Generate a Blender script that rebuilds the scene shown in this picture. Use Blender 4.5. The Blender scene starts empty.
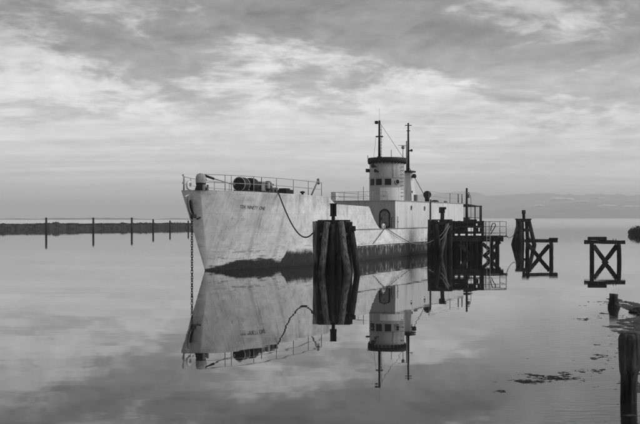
import bpy, bmesh, math, random
from mathutils import Vector, Matrix, noise as mnoise

random.seed(7)
scene = bpy.context.scene
R = math.radians

# ------------------------------------------------------------------ camera
F, CX, HY, H = 900.0, 320.0, 217.8, 3.2          # focal (photo px), centre x, horizon y, eye height (m)
cam_d = bpy.data.cameras.new('camera')
cam_d.sensor_width = 36.0
cam_d.lens = 36.0 * F / 640.0
cam_d.shift_y = (HY - 212.0) / 640.0
cam_d.clip_start = 0.1
cam_d.clip_end = 80000
cam = bpy.data.objects.new('camera', cam_d)
scene.collection.objects.link(cam)
cam.location = (0, 0, H)
cam.rotation_euler = (R(90), 0, 0)
scene.camera = cam

# ------------------------------------------------------------------ light
SUN_VEC = Vector((0.90, -0.10, 0.55)).normalized()      # towards the sun, right and behind the eye
sun_d = bpy.data.lights.new('sun', 'SUN')
sun_d.energy = 1.5
sun_d.angle = R(40)
sun_d.color = (1.0, 1.0, 1.0)
sun = bpy.data.objects.new('sun', sun_d)
scene.collection.objects.link(sun)
sun.rotation_euler = SUN_VEC.to_track_quat('Z', 'Y').to_euler()

scene.view_settings.view_transform = 'Standard'
scene.view_settings.look = 'None'
scene.view_settings.exposure = 0.80
scene.view_settings.gamma = 1.0
scene.view_settings.use_curve_mapping = False
scene.render.engine = 'CYCLES'


# ------------------------------------------------------------------ node helper
class NT:
    def __init__(self, tree):
        self.t = tree
        self.t.nodes.clear()

    def n(self, typ, **kw):
        nd = self.t.nodes.new(typ)
        for k, v in kw.items():
            setattr(nd, k, v)
        return nd

    def l(self, a, b):
        self.t.links.new(a, b)

    def _in(self, sock, v):
        if v is None:
            return
        if hasattr(v, 'is_linked') or hasattr(v, 'links'):
            self.l(v, sock)
        else:
            sock.default_value = v

    def math(self, op, a, b=None, c=None, clamp=False):
        nd = self.n('ShaderNodeMath', operation=op, use_clamp=clamp)
        self._in(nd.inputs[0], a)
        self._in(nd.inputs[1], b)
        self._in(nd.inputs[2], c)
        return nd.outputs[0]

    def mapr(self, v, a, b, c=0.0, d=1.0, smooth=False):
        nd = self.n('ShaderNodeMapRange', interpolation_type='SMOOTHSTEP' if smooth else 'LINEAR')
        self._in(nd.inputs[0], v)
        for i, q in zip((1, 2, 3, 4), (a, b, c, d)):
            self._in(nd.inputs[i], q)
        return nd.outputs[0]

    def noise(self, vec, scale, detail=4, rough=0.55, dist=0.0):
        nd = self.n('ShaderNodeTexNoise')
        self._in(nd.inputs['Vector'], vec)
        nd.inputs['Scale'].default_value = scale
        nd.inputs['Detail'].default_value = detail
        nd.inputs['Roughness'].default_value = rough
        nd.inputs['Distortion'].default_value = dist
        return nd.outputs[0]

    def mapping(self, vec, scale=(1, 1, 1), loc=(0, 0, 0), rot=(0, 0, 0)):
        nd = self.n('ShaderNodeMapping')
        self.l(vec, nd.inputs[0])
        nd.inputs['Location'].default_value = loc
        nd.inputs['Rotation'].default_value = rot
        nd.inputs['Scale'].default_value = scale
        return nd.outputs[0]

    def mixf(self, f, a, b):
        nd = self.n('ShaderNodeMix', data_type='FLOAT')
        self._in(nd.inputs[0], f)
        self._in(nd.inputs[2], a)
        self._in(nd.inputs[3], b)
        return nd.outputs[0]

    def grey(self, v):
        nd = self.n('ShaderNodeCombineColor')
        for i in range(3):
            self._in(nd.inputs[i], v)
        return nd.outputs[0]

    def curve(self, v, pts):
        nd = self.n('ShaderNodeFloatCurve')
        self._in(nd.inputs['Value'], v)
        c = nd.mapping.curves[0]
        c.points[0].location = pts[0]
        c.points[1].location = pts[-1]
        for p in pts[1:-1]:
            c.points.new(*p)
        for p in c.points:
            p.handle_type = 'AUTO_CLAMPED'
        nd.mapping.update()
        return nd.outputs[0]


# ------------------------------------------------------------------ overcast sky
world = bpy.data.worlds.new('World')
scene.world = world
world.use_nodes = True
w = NT(world.node_tree)
tc = w.n('ShaderNodeTexCoord')
sep = w.n('ShaderNodeSeparateXYZ')
w.l(tc.outputs['Generated'], sep.inputs[0])
zz = w.math('MAXIMUM', sep.outputs[2], 0.0)


def layer(h):
    """direction -> position on a cloud sheet; h keeps the far clouds from shrinking to nothing"""
    den = w.math('ADD', zz, h)
    c = w.n('ShaderNodeCombineXYZ')
    w.l(w.math('DIVIDE', sep.outputs[0], den), c.inputs[0])
    w.l(w.math('DIVIDE', sep.outputs[1], den), c.inputs[1])
    return c.outputs[0]


PA, PB = layer(0.20), layer(0.06)
warp = w.n('ShaderNodeTexNoise')
w.l(PA, warp.inputs['Vector'])
warp.inputs['Scale'].default_value = 2.0
warp.inputs['Detail'].default_value = 2
wv = w.n('ShaderNodeVectorMath', operation='MULTIPLY_ADD')
w.l(warp.outputs[1], wv.inputs[0])
wv.inputs[1].default_value = (0.30, 0.24, 0)
w.l(PA, wv.inputs[2])
PW = wv.outputs[0]
SEED = (3.3, 15.8)
n_big = w.noise(w.mapping(PW, (0.8, 1.0, 1), (SEED[0], SEED[1], 0.0), (0, 0, R(-9))), 1.15, 4, 0.5)
n_mid = w.noise(w.mapping(PW, (0.9, 1.0, 1), (11.3, 2.4, 1.7), (0, 0, R(-12))), 3.4, 10, 0.66)
n_fine = w.noise(w.mapping(PW, (1.0, 1.0, 1), (1.3, 5.4, 3.7), (0, 0, R(-12))), 11.0, 8, 0.64)
n_str = w.noise(w.mapping(PB, (0.24, 1.0, 1), (2.0, 1.0, 5.0), (0, 0, R(4))), 1.9, 9, 0.62, 0.25)
hz_ = w.math('MULTIPLY', zz, 3.0, clamp=True)
den_ = w.math('ADD', w.math('MULTIPLY', n_big, 0.62), w.math('MULTIPLY', n_mid, 0.38))
den_ = w.math('ADD', den_, w.curve(hz_, [(0.0, 0.52), (0.2, 0.53), (0.36, 0.52), (0.50, 0.475), (0.72, 0.44), (1.0, 0.42)]))
den_ = w.math('SUBTRACT', den_, 0.5)
gap = w.mapr(w.math('ADD', den_, w.math('MULTIPLY', w.math('SUBTRACT', n_fine, 0.5), 0.10)), 0.45, 0.53, 0.0, 1.0, True)         # 1 = thin bright cloud, 0 = thick cloud
mott = w.mapr(n_mid, 0.33, 0.67, -0.5, 0.5)
mott2 = w.mapr(n_fine, 0.32, 0.68, -0.5, 0.5)
strk = w.mapr(n_str, 0.34, 0.66, -0.5, 0.5)
dark = w.curve(hz_, [(0.0, 0.68), (0.10, 0.68), (0.25, 0.60), (0.42, 0.42), (0.6, 0.25), (0.8, 0.20), (1.0, 0.30)])
lite = w.curve(hz_, [(0.0, 0.70), (0.10, 0.71), (0.25, 0.70), (0.42, 0.66), (0.6, 0.47), (0.8, 0.36), (1.0, 0.5)])
val = w.mixf(gap, dark, lite)
k_m = w.curve(hz_, [(0.0, 0.0), (0.15, 0.12), (0.4, 0.32), (0.7, 0.52), (1.0, 0.4)])
k_s = w.curve(hz_, [(0.0, 0.10), (0.06, 0.22), (0.2, 0.30), (0.45, 0.18), (0.7, 0.05), (1.0, 0.02)])
mod = w.math('ADD', w.math('MULTIPLY', k_m, mott), w.math('MULTIPLY', k_s, strk))
mod = w.math('ADD', mod, w.math('MULTIPLY', w.math('MULTIPLY', k_m, 0.9), mott2))
val = w.math('MULTIPLY', val, w.math('ADD', mod, 1.0))
sky = w.n('ShaderNodeTexSky', sky_type='NISHITA')
sky.sun_disc = False
sky.sun_elevation = math.asin(SUN_VEC.z)
sky.sun_rotation = math.atan2(SUN_VEC.x, SUN_VEC.y)
bw = w.n('ShaderNodeRGBToBW')
w.l(sky.outputs[0], bw.inputs[0])
clear = w.math('MULTIPLY', bw.outputs[0], 0.08)
clear = w.math('MINIMUM', clear, 0.6)
tot = w.mixf(0.93, clear, val)
bg = w.n('ShaderNodeBackground')
w.l(w.grey(tot), bg.inputs[0])
bg.inputs[1].default_value = 0.74
wo = w.n('ShaderNodeOutputWorld')
w.l(bg.outputs[0], wo.inputs[0])

# ------------------------------------------------------------------ materials
MATS = {}


def new_mat(name):
    m = bpy.data.materials.new(name)
    m.use_nodes = True
    t = NT(m.node_tree)
    out = t.n('ShaderNodeOutputMaterial')
    b = t.n('ShaderNodeBsdfPrincipled')
    t.l(b.outputs[0], out.inputs[0])
    MATS[name] = m
    return m, t, b, out


def simple(name, g, rough=0.7, var=0.25, scale=3.0, bump=0.0, bscale=30, stretch=(1, 1, 1), metal=0.0):
    m, t, b, o = new_mat(name)
    c = t.n('ShaderNodeTexCoord')
    vec = t.mapping(c.outputs['Object'], stretch)
    n = t.noise(vec, scale, 6, 0.6)
    v = t.mapr(n, 0.3, 0.7, g * (1 - var), g * (1 + var))
    t.l(t.grey(v), b.inputs['Base Color'])
    b.inputs['Roughness'].default_value = rough
    b.inputs['Metallic'].default_value = metal
    b.inputs['Specular IOR Level'].default_value = 0.15
    if bump:
        bn = t.n('ShaderNodeBump')
        bn.inputs['Strength'].default_value = bump
        bn.inputs['Distance'].default_value = 0.02
        t.l(t.noise(vec, bscale, 5, 0.65), bn.inputs['Height'])
        t.l(bn.outputs[0], b.inputs['Normal'])
    return m


simple('dark_metal', 0.02, 0.6, 0.5, 4, 0.3)
simple('grey_metal', 0.16, 0.6, 0.5, 5, 0.3)
simple('rail_paint', 0.26, 0.6, 0.45, 5)
simple('pale_paint', 0.50, 0.6, 0.3, 4, 0.2)
simple('rope', 0.035, 0.95, 0.3, 8)
simple('pale_rope', 0.32, 0.95, 0.3, 8)
simple('rubber', 0.02, 0.7, 0.3, 6)
simple('black_paint', 0.06, 0.7, 0.5, 20)
simple('deck_paint', 0.20, 0.8, 0.4, 2)
simple('rock', 0.03, 0.9, 0.8, 0.8, 0.8, 8)
simple('grass', 0.055, 0.9, 0.85, 0.25)
simple('leaf', 0.022, 0.7, 0.5, 1.0)
simple('weed', 0.03, 0.6, 0.5, 3.0)
simple('mud', 0.022, 0.45, 0.6, 5.0, 1.0, 30)
simple('hill_cover', 0.17, 0.95, 0.5, 0.004)
simple('far_land', 0.22, 0.95, 0.4, 0.02)
simple('lens', 0.25, 0.15, 0.1, 3)
simple('glass', 0.008, 0.35, 0.2, 3)


def wood(name, g, wet):
    """weathered timber, vertical grain, darker weed growth below the tide mark (world height)"""
    m, t, b, o = new_mat(name)
    c = t.n('ShaderNodeTexCoord')
    vec = t.mapping(c.outputs['Object'], (1, 1, 0.09))
    n1 = t.noise(vec, 14, 8, 0.7, 0.2)
    n2 = t.noise(c.outputs['Object'], 1.4, 5, 0.6)
    v = t.mapr(n1, 0.36, 0.66, g * 0.15, g * 2.2)
    v = t.math('MULTIPLY', v, t.mapr(n2, 0.3, 0.7, 0.6, 1.35))
    geo = t.n('ShaderNodeNewGeometry')
    sp = t.n('ShaderNodeSeparateXYZ')
    t.l(geo.outputs['Position'], sp.inputs[0])
    tide = t.math('ADD', sp.outputs[2], t.math('MULTIPLY', t.math('SUBTRACT', n2, 0.5), -0.7))
    f = t.mapr(tide, wet - 0.12, wet + 0.2, 0.0, 1.0, True)
    v = t.mixf(f, t.math('MULTIPLY', v, 0.4), v)
    t.l(t.grey(v), b.inputs['Base Color'])
    b.inputs['Specular IOR Level'].default_value = 0.08
    t.l(t.mapr(f, 0, 1, 0.5, 0.9), b.inputs['Roughness'])
    bn = t.n('ShaderNodeBump')
    bn.inputs['Strength'].default_value = 1.0
    bn.inputs['Distance'].default_value = 0.06
    t.l(n1, bn.inputs['Height'])
    t.l(bn.outputs[0], b.inputs['Normal'])
    return m


wood('pile_wood', 0.030, 0.75)
wood('pale_pile_wood', 0.095, 0.55)
wood('beam_wood', 0.024, 0.2)
wood('stump_wood', 0.045, 0.42)


def make_hull_mat():
    """white paint over steel: rust runs, weld seams, dark fouled band at the water"""
    m, t, b, o = new_mat('hull_paint')
    c = t.n('ShaderNodeTexCoord')
    ob = c.outputs['Object']
    sp = t.n('ShaderNodeSeparateXYZ')
    t.l(ob, sp.inputs[0])
    s, z = sp.outputs[0], sp.outputs[2]
    big = t.noise(ob, 0.45, 5, 0.6)
    fine = t.noise(ob, 5.0, 6, 0.65)
    st1 = t.noise(t.mapping(ob, (1.0, 0.0, 0.05), (4, 0, 0)), 1.3, 6, 0.62, 0.10)
    st2 = t.noise(t.mapping(ob, (1.0, 0.0, 0.07), (9, 3, 0)), 4.5, 7, 0.68, 0.1)
    v = t.mapr(big, 0.3, 0.7, 0.54, 0.68)
    v = t.math('MULTIPLY', v, t.mapr(fine, 0.3, 0.7, 0.90, 1.06))
    run = t.mapr(st1, 0.54, 0.72, 1.0, 0.66, True)
    run2 = t.mapr(st2, 0.55, 0.78, 1.0, 0.62, True)
    v = t.math('MULTIPLY', v, run)
    v = t.math('MULTIPLY', v, run2)
    # grime under the deck edge, scrape marks above the water
    scr = t.noise(t.mapping(ob, (0.35, 0.3, 2.6), (7, 0, 3)), 3.0, 8, 0.72, 0.5)
    low = t.mapr(z, 0.7, 2.0, 1.0, 0.12, True)
    v = t.mixf(t.math('MULTIPLY', t.mapr(scr, 0.54, 0.61, 0, 0.75), low), v, 0.12)
    mot = t.noise(ob, 1.3, 7, 0.68, 0.4)
    v = t.math('MULTIPLY', v, t.mapr(mot, 0.32, 0.68, 0.78, 1.12))
    stain = t.noise(t.mapping(ob, (0.8, 0.4, 0.9), (3, 8, 1)), 0.9, 8, 0.7, 0.8)
    v = t.math('MULTIPLY', v, t.mapr(stain, 0.52, 0.62, 1.0, 0.80, True))
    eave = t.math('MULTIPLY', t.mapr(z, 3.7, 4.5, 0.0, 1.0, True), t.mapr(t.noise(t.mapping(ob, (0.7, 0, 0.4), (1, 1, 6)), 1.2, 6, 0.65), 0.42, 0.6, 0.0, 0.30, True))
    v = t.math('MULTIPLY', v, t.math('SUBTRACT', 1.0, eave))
    # plate seams with a little rust in them
    def seam(coord, pitch, off, wd):
        q = t.math('FRACT', t.math('DIVIDE', t.math('ADD', coord, off), pitch))
        return t.mapr(t.math('MULTIPLY', t.math('ABSOLUTE', t.math('SUBTRACT', q, 0.5)), pitch), 0.0, wd, 1.0, 0.0)
    sm_ = t.math('MAXIMUM', seam(s, 4.3, 1.0, 0.030), seam(z, 1.16, 0.60, 0.022))
    sm_ = t.math('MULTIPLY', sm_, t.mapr(fine, 0.38, 0.6, 0.1, 1.0))
    v = t.math('MULTIPLY', v, t.mapr(sm_, 0, 1, 1.0, 0.72))
    # chips
    chip = t.noise(t.mapping(ob, (1, 1, 0.6), (2, 2, 2)), 3.2, 8, 0.7, 0.4)
    v = t.mixf(t.mapr(chip, 0.63, 0.69, 0, 0.7), v, 0.09)
    # fouled band, ragged and stepped along the hull
    hcurve = t.curve(t.math('DIVIDE', s, 46.0, clamp=True),
                     [(0.0, 0.06), (0.02, 0.11), (0.05, 0.21), (0.09, 0.21), (0.118, 0.16), (0.124, 0.36), (0.22, 0.38), (0.30, 0.41), (1.0, 0.42)])
    hgt = t.math('MULTIPLY', hcurve, 3.0)
    edge_n = t.math('MULTIPLY', t.math('SUBTRACT', st2, 0.5), t.mapr(s, 4.0, 9.0, 0.10, 1.0))
    edge_n2 = t.math('ADD', t.math('MULTIPLY', t.math('SUBTRACT', mot, 0.5), 0.35), t.math('MULTIPLY', t.math('SUBTRACT', scr, 0.5), 0.5))
    d = t.math('SUBTRACT', hgt, z)
    d = t.math('ADD', d, t.math('ADD', edge_n, edge_n2))
    band = t.mapr(d, -0.05, t.mapr(s, 4.5, 6.5, 0.14, 0.3), 0, 1, True)
    foul = t.mapr(fine, 0.3, 0.7, 0.012, 0.04)
    patch = t.mapr(t.noise(t.mapping(ob, (1.3, 1, 0.28), (5, 1, 7)), 2.6, 7, 0.68), 0.52, 0.62, 0, 0.85)
    patch = t.math('MULTIPLY', patch, t.mapr(z, 0.25, 0.6, 0, 1))
    foul = t.mixf(t.math('MULTIPLY', patch, t.mapr(s, 9, 13, 0.1, 1)), foul, 0.26)
    v = t.mixf(band, v, foul)
    t.l(t.grey(v), b.inputs['Base Color'])
    b.inputs['Roughness'].default_value = 0.65
    b.inputs['Specular IOR Level'].default_value = 0.2
    # dented plating and weld seams
    dent = t.noise(t.mapping(ob, (0.9, 1, 0.5)), 1.1, 2, 0.4)
    fr = t.math('FRACT', t.math('DIVIDE', s, 0.62))
    rib = t.math('ABSOLUTE', t.math('SUBTRACT', fr, 0.5))
    rib = t.mapr(rib, 0.34, 0.5, 0, 0.22, True)
    hh = t.math('ADD', t.math('ADD', dent, rib), t.math('ADD', t.math('MULTIPLY', fine, 0.10), t.math('MULTIPLY', sm_, 0.15)))
    bn = t.n('ShaderNodeBump')
    bn.inputs['Strength'].default_value = 0.6
    bn.inputs['Distance'].default_value = 0.05
    t.l(hh, bn.inputs['Height'])
    t.l(bn.outputs[0], b.inputs['Normal'])


make_hull_mat()


def make_house_mat(name, g):
    m, t, b, o = new_mat(name)
    c = t.n('ShaderNodeTexCoord')
    ob = c.outputs['Object']
    big = t.noise(ob, 0.6, 5, 0.6)
    fine = t.noise(ob, 6.0, 6, 0.65)
    st2 = t.noise(t.mapping(ob, (1.0, 1.0, 0.05), (2, 3, 0)), 4.5, 5, 0.65, 0.1)
    v = t.mapr(big, 0.3, 0.7, g * 0.9, g * 1.08)
    v = t.math('MULTIPLY', v, t.mapr(fine, 0.3, 0.7, 0.88, 1.08))
    v = t.math('MULTIPLY', v, t.mapr(st2, 0.50, 0.74, 1.0, 0.55, True))
    t.l(t.grey(v), b.inputs['Base Color'])
    b.inputs['Roughness'].default_value = 0.6
    bn = t.n('ShaderNodeBump')
    bn.inputs['Strength'].default_value = 0.35
    bn.inputs['Distance'].default_value = 0.04
    t.l(t.noise(ob, 1.3, 3, 0.5), bn.inputs['Height'])
    t.l(bn.outputs[0], b.inputs['Normal'])


make_house_mat('house_paint', 0.56)
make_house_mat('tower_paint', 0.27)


def make_water_mat():
    m = bpy.data.materials.new('water')
    m.use_nodes = True
    t = NT(m.node_tree)
    out = t.n('ShaderNodeOutputMaterial')
    geo = t.n('ShaderNodeNewGeometry')
    pos = geo.outputs['Position']
    sp = t.n('ShaderNodeSeparateXYZ')
    t.l(pos, sp.inputs[0])
    # smooth swell everywhere, ripples over the shoal at the shore (near, right)
    swell = t.noise(t.mapping(pos, (0.10, 0.32, 1)), 1.0, 3, 0.5)
    rip = t.noise(t.mapping(pos, (1.1, 3.2, 1)), 2.2, 4, 0.6, 0.4)
    patch = t.noise(t.mapping(pos, (0.12, 0.09, 1), (3, 5, 0)), 1.0, 3, 0.5)
    shoal = t.math('MULTIPLY', t.mapr(t.math('SUBTRACT', sp.outputs[0], t.math('MULTIPLY', sp.outputs[1], 0.16)), 0.2, 2.6, 0, 1, True),
                   t.mapr(sp.outputs[1], 20, 40, 1, 0, True))
    shoal = t.math('MULTIPLY', shoal, t.mapr(patch, 0.35, 0.6, 0.15, 1.0))
    strk = t.mapr(t.noise(t.mapping(pos, (0.025, 0.22, 1), (6, 2, 0)), 1.0, 4, 0.6, 0.3), 0.56, 0.68, 0, 1, True)
    rip2 = t.noise(t.mapping(pos, (0.9, 2.6, 1), (3, 1, 0)), 2.0, 3, 0.55)
    swell = t.math('ADD', swell, t.math('MULTIPLY', t.math('MULTIPLY', strk, rip2), 0.16))
    hgt = t.math('ADD', t.math('MULTIPLY', swell, 0.006), t.math('MULTIPLY', rip, t.math('MULTIPLY', shoal, 0.008)))
    bn = t.n('ShaderNodeBump')
    bn.inputs['Strength'].default_value = 1.0
    bn.inputs['Distance'].default_value = 1.0
    t.l(hgt, bn.inputs['Height'])
    lee = t.mapr(t.math('DIVIDE', sp.outputs[0], t.math('MAXIMUM', sp.outputs[1], 1.0)), 0.0, 0.16, 0, 1, True)   # sheltered behind the breakwater
    open_ = t.math('MAXIMUM', t.math('MULTIPLY', t.mapr(sp.outputs[1], 60, 420, 0.0, 1.0, True), lee), t.mapr(sp.outputs[1], 330, 600, 0, 1, True))
    cat = t.noise(t.mapping(pos, (0.004, 0.012, 1), (1, 2, 0)), 1.0, 4, 0.55)
    open_ = t.math('MULTIPLY', open_, t.mapr(cat, 0.35, 0.6, 0.75, 1.0))
    fre = t.n('ShaderNodeFresnel')
    fre.inputs['IOR'].default_value = 2.25
    t.l(bn.outputs[0], fre.inputs['Normal'])
    gl = t.n('ShaderNodeBsdfGlossy')
    gl.inputs['Color'].default_value = (1, 1, 1, 1)
    t.l(t.mapr(open_, 0, 1, 0.012, 0.15), gl.inputs['Roughness'])
    t.l(bn.outputs[0], gl.inputs['Normal'])
    df = t.n('ShaderNodeBsdfDiffuse')
    mud = t.noise(t.mapping(pos, (0.5, 1.2, 1)), 1.0, 5, 0.6)
    t.l(t.grey(t.mapr(mud, 0.3, 0.7, 0.006, 0.016)), df.inputs['Color'])
    mx = t.n('ShaderNodeMixShader')
    t.l(fre.outputs[0], mx.inputs[0])
    t.l(df.outputs[0], mx.inputs[1])
    t.l(gl.outputs[0], mx.inputs[2])
    t.l(mx.outputs[0], out.inputs[0])
    MATS['water'] = m


make_water_mat()


# ------------------------------------------------------------------ mesh helpers
class MB:
    """collects shapes, builds ONE mesh object"""

    def __init__(self):
        self.v, self.f, self.sm = [], [], []

    def add(self, vs, fs, smooth=False):
        o = len(self.v)
        self.v += [tuple(p) for p in vs]
        self.f += [tuple(i + o for i in q) for q in fs]
        self.sm += [smooth] * len(fs)
        return self

    def box(self, c, size, rot=None):
        x, y, z = (q / 2 for q in size)
        vs = [Vector((a * x, b * y, d * z)) for a in (-1, 1) for b in (-1, 1) for d in (-1, 1)]
        if rot is not None:
            vs = [rot @ p for p in vs]
        c = Vector(c)
        return self.add([p + c for p in vs], [(0, 1, 3, 2), (4, 6, 7, 5), (0, 4, 5, 1), (2, 3, 7, 6), (0, 2, 6, 4), (1, 5, 7, 3)])

    def bar(self, a, b, wd, ht, up=(0, 0, 1), jit=0.0):
        a, b = Vector(a), Vector(b)
        d = (b - a).normalized()
        up = Vector(up)
        if abs(d.dot(up)) > 0.97:
            up = Vector((0, 1, 0))
        s = d.cross(up).normalized()
        u = s.cross(d)
        n = 5 if jit else 2
        vs = []
        for i in range(n):
            p = a.lerp(b, i / (n - 1))
            for q in ((-1, -1), (1, -1), (1, 1), (-1, 1)):
                vs.append(p + s * (q[0] * wd / 2 + random.uniform(-jit, jit)) + u * (q[1] * ht / 2 + random.uniform(-jit, jit)))
        fs = [(3, 2, 1, 0), tuple(4 * (n - 1) + k for k in range(4))]
        for i in range(n - 1):
            for k in range(4):
                fs.append((4 * i + k, 4 * i + (k + 1) % 4, 4 * i + 4 + (k + 1) % 4, 4 * i + 4 + k))
        return self.add(vs, fs)

    def tube(self, pts, rad, n=8, jit=0.0, cap=True):
        pts = [Vector(p) for p in pts]
        if not hasattr(rad, '__len__'):
            rad = [rad] * len(pts)
        vs, fs = [], []
        prev = None
        for i, p in enumerate(pts):
            d = (pts[min(i + 1, len(pts) - 1)] - pts[max(i - 1, 0)]).normalized()
            if prev is None:
                ref = Vector((0, 0, 1)) if abs(d.z) < 0.9 else Vector((0, 1, 0))
                s = d.cross(ref).normalized()
            else:
                s = (prev - d * prev.dot(d)).normalized()
            prev = s
            u = d.cross(s)
            for k in range(n):
                a = 2 * math.pi * k / n
                r = rad[i] * (1 + random.uniform(-jit, jit))
                vs.append(p + (s * math.cos(a) + u * math.sin(a)) * r)
        for i in range(len(pts) - 1):
            for k in range(n):
                fs.append((i * n + k, i * n + (k + 1) % n, (i + 1) * n + (k + 1) % n, (i + 1) * n + k))
        self.add(vs, fs, n > 5)
        if cap:
            o = len(self.v) - len(vs)
            self.f += [tuple(o + k for k in reversed(range(n))), tuple(o + (len(pts) - 1) * n + k for k in range(n))]
            self.sm += [False, False]
        return self

    def lathe(self, prof, c=(0, 0, 0), n=24, axis='Z', a0=0.0, a1=2 * math.pi):
        full = abs(a1 - a0 - 2 * math.pi) < 1e-6
        m = n if full else n + 1
        vs, fs = [], []
        c = Vector(c)
        for r, h in prof:
            for k in range(m):
                a = a0 + (a1 - a0) * k / n
                p = Vector((r * math.cos(a), r * math.sin(a), h))
                if axis == 'X':
                    p = Vector((p.z, p.x, p.y))
                elif axis == 'Y':
                    p = Vector((p.x, p.z, p.y))
                vs.append(p + c)
        for i in range(len(prof) - 1):
            for k in range(m if full else m - 1):
                fs.append((i * m + k, i * m + (k + 1) % m, (i + 1) * m + (k + 1) % m, (i + 1) * m + k))
        return self.add(vs, fs, True)

    def torus(self, c, R0, r, axis='Y', n=20, k=8, sx=1.0):
        vs, fs = [], []
        c = Vector(c)
        for i in range(n):
            a = 2 * math.pi * i / n
            for j in range(k):
                b = 2 * math.pi * j / k
                q = R0 + r * math.cos(b)
                p = Vector((q * math.cos(a), r * math.sin(b), q * math.sin(a)))
                if axis == 'X':
                    p = Vector((p.y, p.x, p.z))
                elif axis == 'Z':
                    p = Vector((p.x, p.z, p.y))
                vs.append(p + c)
        for i in range(n):
            for j in range(k):
                fs.append((i * k + j, i * k + (j + 1) % k, ((i + 1) % n) * k + (j + 1) % k, ((i + 1) % n) * k + j))
        return self.add(vs, fs, True)

    def mesh(self, name):
        me = bpy.data.meshes.new(name)
        me.from_pydata(self.v, [], self.f)
        me.polygons.foreach_set('use_smooth', self.sm)
        bm = bmesh.new()
        bm.from_mesh(me)
        bmesh.ops.recalc_face_normals(bm, faces=bm.faces)
        bm.to_mesh(me)
        bm.free()
        me.update()
        return me

    def build(self, name, mat, parent=None, bevel=0.0):
        me = self.mesh(name)
        me.materials.append(MATS[mat])
        o = bpy.data.objects.new(name, me)
        scene.collection.objects.link(o)
        if parent is not None:
            o.parent = parent
        if bevel:
            b = o.modifiers.new('bevel', 'BEVEL')
            b.width = bevel
            b.segments = 2
            b.limit_method = 'ANGLE'
        return o


def tag(o, label=None, cat=None, group=None, kind=None):
    if label:
        o['label'] = label
    if cat:
        o['category'] = cat
    if group:
        o['group'] = group
    if kind:
        o['kind'] = kind
    return o


def empty(name, loc=(0, 0, 0), rz=0.0):
    e = bpy.data.objects.new(name, None)
    e.empty_display_size = 0.5
    scene.collection.objects.link(e)
    e.location = loc
    e.rotation_euler = (0, 0, rz)
    return e


def px(x, y, D):
    """photo pixel at depth D -> world"""
    return Vector(((x - CX) / F * D, D, H - (y - HY) / F * D))


def on_water(x, y):
    """photo pixel of a waterline point -> world point on the water"""
    D = F * H / (y - HY)
    return Vector(((x - CX) / F * D, D, 0.0))


# ------------------------------------------------------------------ water, far shores, hills
mb = MB()
ys = [-40, 0, 20, 60, 150, 400, 1200, 4000, 16000]
xs = [-9000, -2500, -600, -150, -40, 0, 40, 150, 600, 2500, 9000]
mb.add([(x, y, 0) for y in ys for x in xs],
       [(j * 11 + i, j * 11 + i + 1, (j + 1) * 11 + i + 1, (j + 1) * 11 + i) for j in range(8) for i in range(10)])
tag(mb.build('water', 'water'), kind='structure')


def ridge(name, mat, x0, x1, D, depth, hfun, nx, ny, kind='structure', rough=1.0, seed=0.0, amp_=0.35):
    vs, fs = [], []
    for j in range(ny + 1):
        q = j / ny
        for i in range(nx + 1):
            x = x0 + (x1 - x0) * i / nx
            h = hfun(x)
            prof = math.sin(min(1, q * 1.25) * math.pi / 2) if q < 0.8 else max(0.0, (1 - q) / 0.2)
            nz = mnoise.fractal(Vector((x * rough, q * depth * rough, seed)), 0.6, 2.0, 7)
            vs.append((x + nz * 0.15 / rough, D + q * depth, max(-0.5, h * prof * (1 + amp_ * nz)) - (0.5 if j in (0, ny) else 0)))
    for j in range(ny):
        for i in range(nx):
            a = j * (nx + 1) + i
            fs.append((a, a + 1, a + nx + 2, a + nx + 1))
    m = MB()
    m.add(vs, fs, True)
    return tag(m.build(name, mat), kind=kind)


def hill_h(x):
    t = max(0.0, min(1.0, (x - 500) / 1500))
    t = t * t * (3 - 2 * t)
    return 120 * t + 14 * math.sin(x / 610.0 + 2.0) * t + 6 * math.sin(x / 170.0 + 1) * t


def far_hill_h(x):
    t = max(0.0, min(1.0, (x + 100) / 1300))
    t = t * t * (3 - 2 * t)
    return 245 * t + 9 * math.sin(x / 510.0) * t + 5 * math.sin(x / 190.0 + 1) * t


ridge('hills', 'hill_cover', 500, 6500, 5600, 1600, hill_h, 220, 24, rough=0.0030, seed=4.0, amp_=0.22)
ridge('hills', 'hill_cover', -100, 7500, 7900, 2200, far_hill_h, 220, 24, rough=0.0022, seed=9.0, amp_=0.16)
ridge('distant_shore', 'far_land', -1300, 190, 1500, 120, lambda x: 2.3 + 0.6 * math.sin(x / 37.0) + 0.5 * math.sin(x / 11.0), 420, 8, rough=0.03, seed=1.0)


# ------------------------------------------------------------------ the landing ship
AX = R(27.2)
ax, ay = math.sin(AX), math.cos(AX)            # bow -> stern on the water
nx_, ny_ = math.cos(AX), -math.sin(AX)         # outboard to port (towards the camera)
HB = 3.2                                       # half beam
OX, OY = -6.995, 54.73                          # stem at the waterline


def side(x, y, t=HB):
    """photo pixel on the ship's fore-and-aft plane at offset t -> ship (s, z)"""
    k = (x - CX) / F
    s = (k * (OY + t * ny_) - OX - t * nx_) / (ax - k * ay)
    D = OY + s * ay + t * ny_
    return s, H - (y - HY) / F * D


ship = empty('landing_ship', (OX, OY, 0), R(90) - AX)
tag(ship, 'old white steel ship with round wheelhouse tower, rust streaked, moored in calm water', 'ship')

DECK = 2.35
Z_FC = 4.85
STERN = 49.0


def stem(z):
    return -1.60 * z / Z_FC if z > 0 else -0.5 * z


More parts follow.
